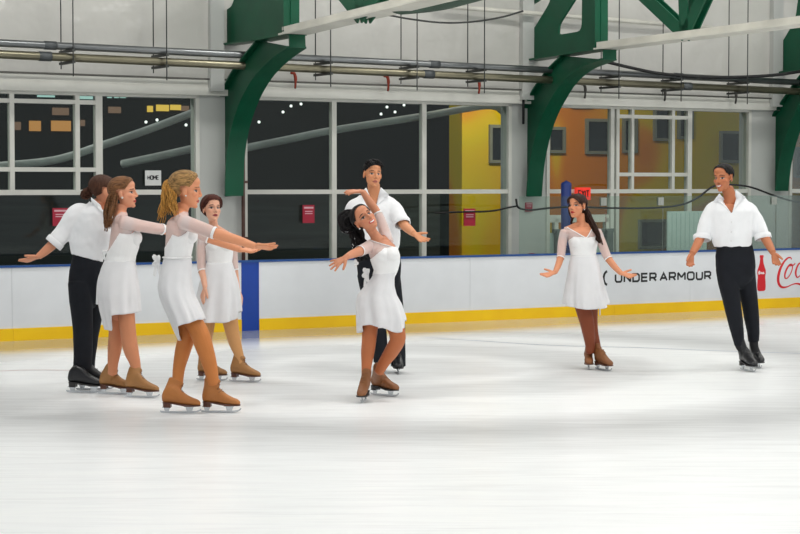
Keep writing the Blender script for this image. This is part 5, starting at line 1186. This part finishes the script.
# ---- the blonde with the ponytail
def woman_blonde():
    p = Person((203, 412.8), 'woman with blonde ponytail in white dress, both arms stretched forward to the right', (222, 150, 110), (178, 60, 60), (104, 72, 48), makeup=.3, seed=61)
    p.head(186.3, 190.3, 96, 3, 2, 1.08, 0, neck=[(184, 204, 6.2, 0), (182, 212, 6.0, 0), (180.5, 219, 7)])
    p.torso([(217, 172, 190, .08), (221, 168, 193.5, .13), (228, 167, 194, .155), (237, 166.5, 193.5, .155), (247, 166, 191.5, .135), (258, 166, 189.5, .12), (268, 164.5, 188.5, .13), (280, 162, 188, .15), (292, 162.5, 187.5, .15), (303, 166, 187, .135)])
    trap(p, (181, 214, 0), (181, 220.5, -.13), (182, 221, .13), 7.2, 6.2)
    p.blob(190.5, 236, -.07, (.045, .05, .05)); p.blob(190.5, 236, .07, (.045, .05, .05))
    A = [(181, 221.5, 7, -.15), (198, 227, 6.2, -.2), (216, 233.5, 5.4, -.24), (236, 239.8, 4.9, -.22), (254.5, 246, 3.4, -.2)]; B = [(184, 223, 6.4, .15), (196, 230, 5.9, .2), (207, 237, 5.2, .22), (224, 243.5, 4.5, .2), (241, 250, 3.1, .16)]
    P1, _ = p.limb('arm_r', A); P2, _ = p.limb('arm_l', B)
    p.hand('hand_r', P1[-1], (1, -.02, -.07), (.05, .55, .8), True, 1.0, (.02, .06, .18, .24), .30, (.5, -.3)); p.hand('hand_l', P2[-1], (1, 0, -.1), (0, -.35, .95), False, .92, (.2, .3, .4, .4), .12, (.6, .1))
    LA = [(177.5, 290, 9.8, -.04), (184.5, 306, 8.9, -.04), (191.5, 319, 8.9, -.04), (199.0, 332, 9.2, -.06), (204.3, 347, 8.7, -.06), (210, 366, 7.0, -.04), (213.5, 384, 5.6, -.03)]; LB = [(177, 292, 12, .07), (183.5, 310, 10.4, .07), (187.3, 332, 8.7, .07), (183, 350, 7.8, .06), (179, 368, 6.0, .04), (177.3, 386, 5.2, .03)]
    p.limb('leg_r', LA); p.limb('leg_l', LB); p.body(); mkbvh(p)
    neck = lambda px, py, fr: py < np.interp(px, [166, 172, 183, 192, 198], [223, 219, 211.5, 213, 222])
    d = dress(p, neck, {'arm_r': .485, 'arm_l': .46}, 260, lambda px, py, fr: (px > 178 - (py - 224) * .52) & (py > np.interp(px, [176, 184, 196], [224, 229, 229])),
              [(256, 164.5, 191, .13), (264, 162.6, 191.5, .14), (274, 160.3, 191.3, .165), (286, 158.5, 191.8, .185), (296, 160.5, 194.5, .20), (305, 164, 198.8, .205), (314, 168.5, 203, .205), (320, 171, 205, .205), (342, 181, 207, .19)],
              [(0, 319), (90, 326), (150, 338), (180, 341), (215, 339), (232, 331), (245, 325), (270, 322), (315, 318.5)], 6, 8, .010)
    bow(p, p.P(158.5, 261.5, -.03), d, .055, ((-.03, 0, -.10), (.02, -.01, -.11)))
    wb = p.rings([(257.3, 164.2, 190.6, .131), (259.3, 164, 190.7, .132)], 48, .006); mb = MB(); mb.tube(np.vstack([wb[0], wb[0][:2]]), .006, 8, caps=False); p.bld('waist_seam', mb, CLOTH, d)
    p.shell('tights', p.istag('leg_r', 'leg_l'), .0018, tights('orange tan tights', (198, 122, 62)), thick=.0)
    p.skate((213.5, 412.4), (1, -.06), p.P(213.2, 379, -.03), TANB2, SOLE, 1.0, topr=.046); p.skate((173.5, 413), (1, -.04), p.P(177.2, 380.5, .03), TANB2, SOLE, 1.0, topr=.046)
    hm = hairmat('streaked blonde hair', (146, 112, 68), .75, (3, 16, 22))
    p.hair_cap(hm, .016, [(-.12, .12), (-.078, .104), (-.062, .088), (-.047, .060), (-.032, .034), (-.012, .014), (.012, .014), (.03, -.02), (.05, -.05), (.12, -.06)], .002, (.5, .2), 4); W = p.W; h = p.P(172, 182.5, 0)
    p.locks('ponytail', [[h, p.P(166.5, 184, 0), p.P(165.5, 195, -.02), p.P(168, 206, -.05), p.P(166, 216, -.1)], [h, p.P(167.5, 186, -.03), p.P(165.5, 198, -.05), p.P(163, 210, -.06), p.P(161.5, 225, -.06)], [h, p.P(168, 184, .05), p.P(168.5, 196, .02), p.P(173, 206, -.1), p.P(176, 217, -.16)], [h, p.P(170, 188, -.05), p.P(172, 198, -.08), p.P(171, 210, -.12)]], hairmat('golden blonde tress', (190, 138, 66), .5), .0055, 34, .028, .014, 1.6, seed=8, grow=[.8, 1.1, .8])
    mb = MB(); mb.tube(spline([W((0, .088, .075)), h + np.array([.01, 0, .005]), h], 4), [.03] * 5 + [.024] * 4, 14); p.bld('hair_tie', mb, mat('hair band', (150, 118, 80), .5), p.root); earring(p, -1, .006)
woman_blonde()

# ---- the woman with half tied long hair
def woman_half():
    p = Person((130, 396), 'woman with half tied long brown hair and pearl earring in white dress, behind the blonde', (226, 158, 124), (176, 40, 48), (84, 54, 38), makeup=.4, seed=71)
    p.head(123.8, 193, 88, -3, 0, 1.02, 0, neck=[(122, 205, 5.6), (120.5, 213, 5.4), (119.8, 219, 6.5)])
    p.torso([(218, 112, 129, .08), (222, 111, 134, .12), (229, 112, 138, .145), (237, 111, 139.3, .145), (247, 109.5, 138, .13), (256, 108, 135, .115), (263, 106, 134, .115), (274, 102, 135, .14), (286, 100, 135.5, .155), (298, 103, 134.5, .15), (307, 106, 134, .135)])
    trap(p, (120.5, 214, 0), (120.5, 220.5, -.12), (122, 221, .12), 6.6, 5.8)
    p.blob(136, 238, -.065, (.04, .048, .05)); p.blob(136, 238, .065, (.04, .048, .05))
    A = [(121, 221.5, 6.4, -.14), (138, 225.3, 5.6, -.12), (155, 228, 4.9, -.02), (172, 230.5, 4.3, .1), (188, 233, 3.0, .2)]; B = [(122, 222.5, 6.2, .14), (140, 226, 5.4, .17), (156, 229, 4.8, .17), (174, 231, 4.0, .16), (190, 232, 3, .14)]
    P1, _ = p.limb('arm_r', A); P2, _ = p.limb('arm_l', B)
    p.hand('hand_r', P1[-1], (1, .1, 0), (0, .4, .9), True, .9); p.hand('hand_l', P2[-1], (1, 0, 0), (0, -.4, .9), False, .9)
    LA = [(124.5, 300, 9.6, -.06), (126.2, 315, 8.4, -.07), (128.3, 334, 7.7, -.07), (131, 350, 7.3, -.05), (135, 363, 5.3, -.04), (136.5, 374, 4.6, -.04)]; LB = [(118, 302, 10.5, .06), (117, 317, 8.5, .07), (116, 334, 7.2, .07), (114.5, 350, 6.7, .06), (113, 363, 5.2, .05), (112.5, 374, 4.5, .05)]
    p.limb('leg_r', LA); p.limb('leg_l', LB); p.body(); mkbvh(p)
    neck = lambda px, py, fr: py < np.interp(px, [110, 114, 121, 130, 135], [222, 218, 212, 213, 222])
    d = dress(p, neck, {'arm_r': .60, 'arm_l': .6}, 264, lambda px, py, fr: (px > 123 - (py - 227) * .58) & (py > np.interp(px, [118, 126, 142], [228, 229.5, 228])),
              [(260, 105, 135, .12), (268, 101.5, 136, .14), (280, 98.5, 137.5, .165), (294, 98, 139, .185), (310, 101, 140, .19), (331, 107, 141, .19)],
              [(0, 312), (60, 314), (110, 324), (180, 328.5), (244, 329.5), (252, 327), (257, 314), (270, 313.2), (330, 312)], 6, 10, .010)
    mb = MB(); mb.tube(spline([p.P(106, 262, -.03), p.P(99, 280, -.06), p.P(97.2, 304, -.06)], 6), .011, 8, flat=((0, 1, 0), .35)); mb.tube(spline([p.P(106, 262, -.03), p.P(103, 252, -.05), p.P(107.5, 253, -.05), p.P(106, 262, -.03)], 6), .009, 8); p.bld('bow', mb, CLOTH, d)
    p.shell('tights', p.istag('leg_r', 'leg_l'), .0018, tights('rosy tan tights', (206, 136, 98)), thick=.0)
    p.skate((135.5, 397.3), (.97, -.2), p.P(136.3, 368, -.04), TANB, SOLE, .98); p.skate((109.5, 394), (.97, -.14), p.P(112.8, 367.5, .05), TANB, SOLE, .98)
    hm = hairmat('half tied light brown hair', (116, 78, 48), .65, (3, 16, 22))
    p.hair_cap(hm, .013, [(-.12, .11), (-.078, .094), (-.062, .078), (-.047, .054), (-.032, .032), (-.012, .014), (.012, .014), (.03, -.03), (.05, -.08), (.12, -.095)], .002, (.4, .3), 4); W = p.W
    p.locks('long_hair', [[W((-.045, .075, .02)), p.P(110, 204, -.05), p.P(108, 217, -.08), p.P(107, 232, -.08)], [W((0, .09, .02)), p.P(107.5, 205, 0), p.P(106, 220, 0), p.P(106, 233, -.02)], [W((-.07, .045, .0)), p.P(114, 205, -.1), p.P(111, 216, -.14), p.P(109, 228, -.14)], [W((.04, .07, .02)), p.P(109, 205, .06), p.P(109, 218, .08), p.P(108, 230, .08)]], hm, .0055, 26, .022, .009, 1.6, seed=4, grow=[1, 1, .7])
    p.locks('twist', [[W((-.055, -.03, .075)), W((-.082, .02, .055)), W((-.06, .07, .045)), W((0, .105, .035))]], hm, .010, 6, .010, .008, 3, seed=6, taper=.8); earring(p, -1, .0095)
woman_half()

# ---- the man with the bun, seen from behind
def man_bun():
    p = Person((84, 390.8), 'person with brown bun seen from behind, white shirt and black trousers', (214, 146, 112), (170, 100, 90), (60, 38, 28), female=False, seed=81)
    p.head(102.6, 190.8, 122, 8, 3, 1.03, 0, neck=[(99.5, 201, 6.2, 0), (97.5, 208, 6.3, .01), (96.5, 214, 7, .02)])
    p.torso([(211, 80, 112, .08), (217, 74, 114, .12), (228, 74, 113, .13), (242, 75, 109, .12), (254, 76, 103, .10), (264, 74, 102, .11), (278, 72, 101, .115)])
    trap(p, (97, 210, .01), (80, 215, -.04), (108, 215, .06), 4.5, 4.2)
    A = [(79, 215, 5.4, -.05), (66.5, 228.5, 5.5, -.06), (54, 243, 5.1, -.08), (46, 250.5, 4.5, -.1), (38.3, 256.6, 3.3, -.12)]; B = [(109, 215, 6, .1), (112, 228, 5.4, .18), (112, 242, 4.8, .22), (113, 254, 4.2, .2), (114, 264, 3.1, .18)]
    P1, _ = p.limb('arm_l', A); P2, _ = p.limb('arm_r', B)
    p.hand('hand_l', P1[-1], (-1, -.05, -.34), (-.25, .45, .85), False, .96, (.1, .2, .3, .3), .14, (.7, .1)); p.hand('hand_r', P2[-1], (0, 0, -1), (-.9, .3, 0), True, .95)
    LA = [(80, 282, 12, -.05), (81, 300, 11.5, -.05), (82.5, 320, 10.6, -.05), (83.2, 340, 9.8, -.05), (83, 357, 9.4, -.05), (82.2, 369, 9.2, -.04)]; LB = [(92, 282, 11, .1), (93.5, 300, 9.8, .12), (94, 316, 8.6, .14), (90.5, 340, 7.8, .15), (88.5, 358, 7.2, .15), (88, 368, 7.2, .15)]
    p.limb('leg', LA, .8); p.limb('leg', LB, .8); p.body()
    def cut(V, Nn, px, py): return (py > np.interp(px, [70, 104], [254, 263.5])) | ((py < np.interp(px, [88, 104], [200, 210])) & (px > 86))
    o = shirt(p, [(199, 91, 105, .055, .02), (203.5, 87, 108, .08, .01), (208, 80, 112, .11), (213, 75, 115, .135), (220, 71.5, 116, .15), (230, 69.5, 115, .155), (242, 69.5, 113, .15), (252, 71.5, 107, .135), (260, 73.5, 103.5, .12), (267, 76, 102, .105)],
              [[(86, 209, 6.5, -.02), (78.5, 213, 9, -.05), (67.5, 227, 9.6, -.06), (56, 241, 8.8, -.08), (53, 244.5, 8.5, -.085)], [(103, 211, 6.5, .05), (109, 216, 8.5, .1), (112, 228, 8.5, .18), (112, 239, 8, .22)]], cut, .011, 12)
    p.patch('collar', [(90.5, 196.5), (91, 203), (104, 214.5), (101, 205)], SHIRT, o, .008); 
    trousers(p, [(250, 74, 103, .10), (258, 73, 103.5, .115), (268, 70, 104, .125), (280, 68.5, 103.5, .12), (290, 71, 102, .10), (300, 76, 99, .07), (308, 82, 95, .03)], [LA, LB], lambda px, py: py < np.interp(px, [70, 104], [253, 262]), 13)
    p.skate((78.8, 392.4), (1, -.1), p.P(81.5, 367, -.04), BLKB, BSOLE, 1.06, True, .046); p.skate((88.5, 389.8), (1, .1), p.P(88, 366, .15), BLKB, BSOLE, 1.04, True, .046)
    hm = hairmat('brown hair tied in a bun', (72, 44, 30), .4)
    p.hair_cap(hm, .010, None, .002, (.3, .2), 4); c = p.P(86.5, 193.5, -.02); paths = []; rs = np.random.RandomState(3)
    for i in range(9):
        a = i * .7; v = np.array([math.cos(a), math.sin(a * 1.7), math.sin(a)]) * .035
        paths.append([p.P(93, 190, -.01), c + v, c + np.array([v[2], v[0], -v[1]]) * .9, c + v[::-1] * .5])
    p.locks('bun', paths, hm, .009, 3, .008, .006, 1, seed=2, taper=.6)
man_bun()
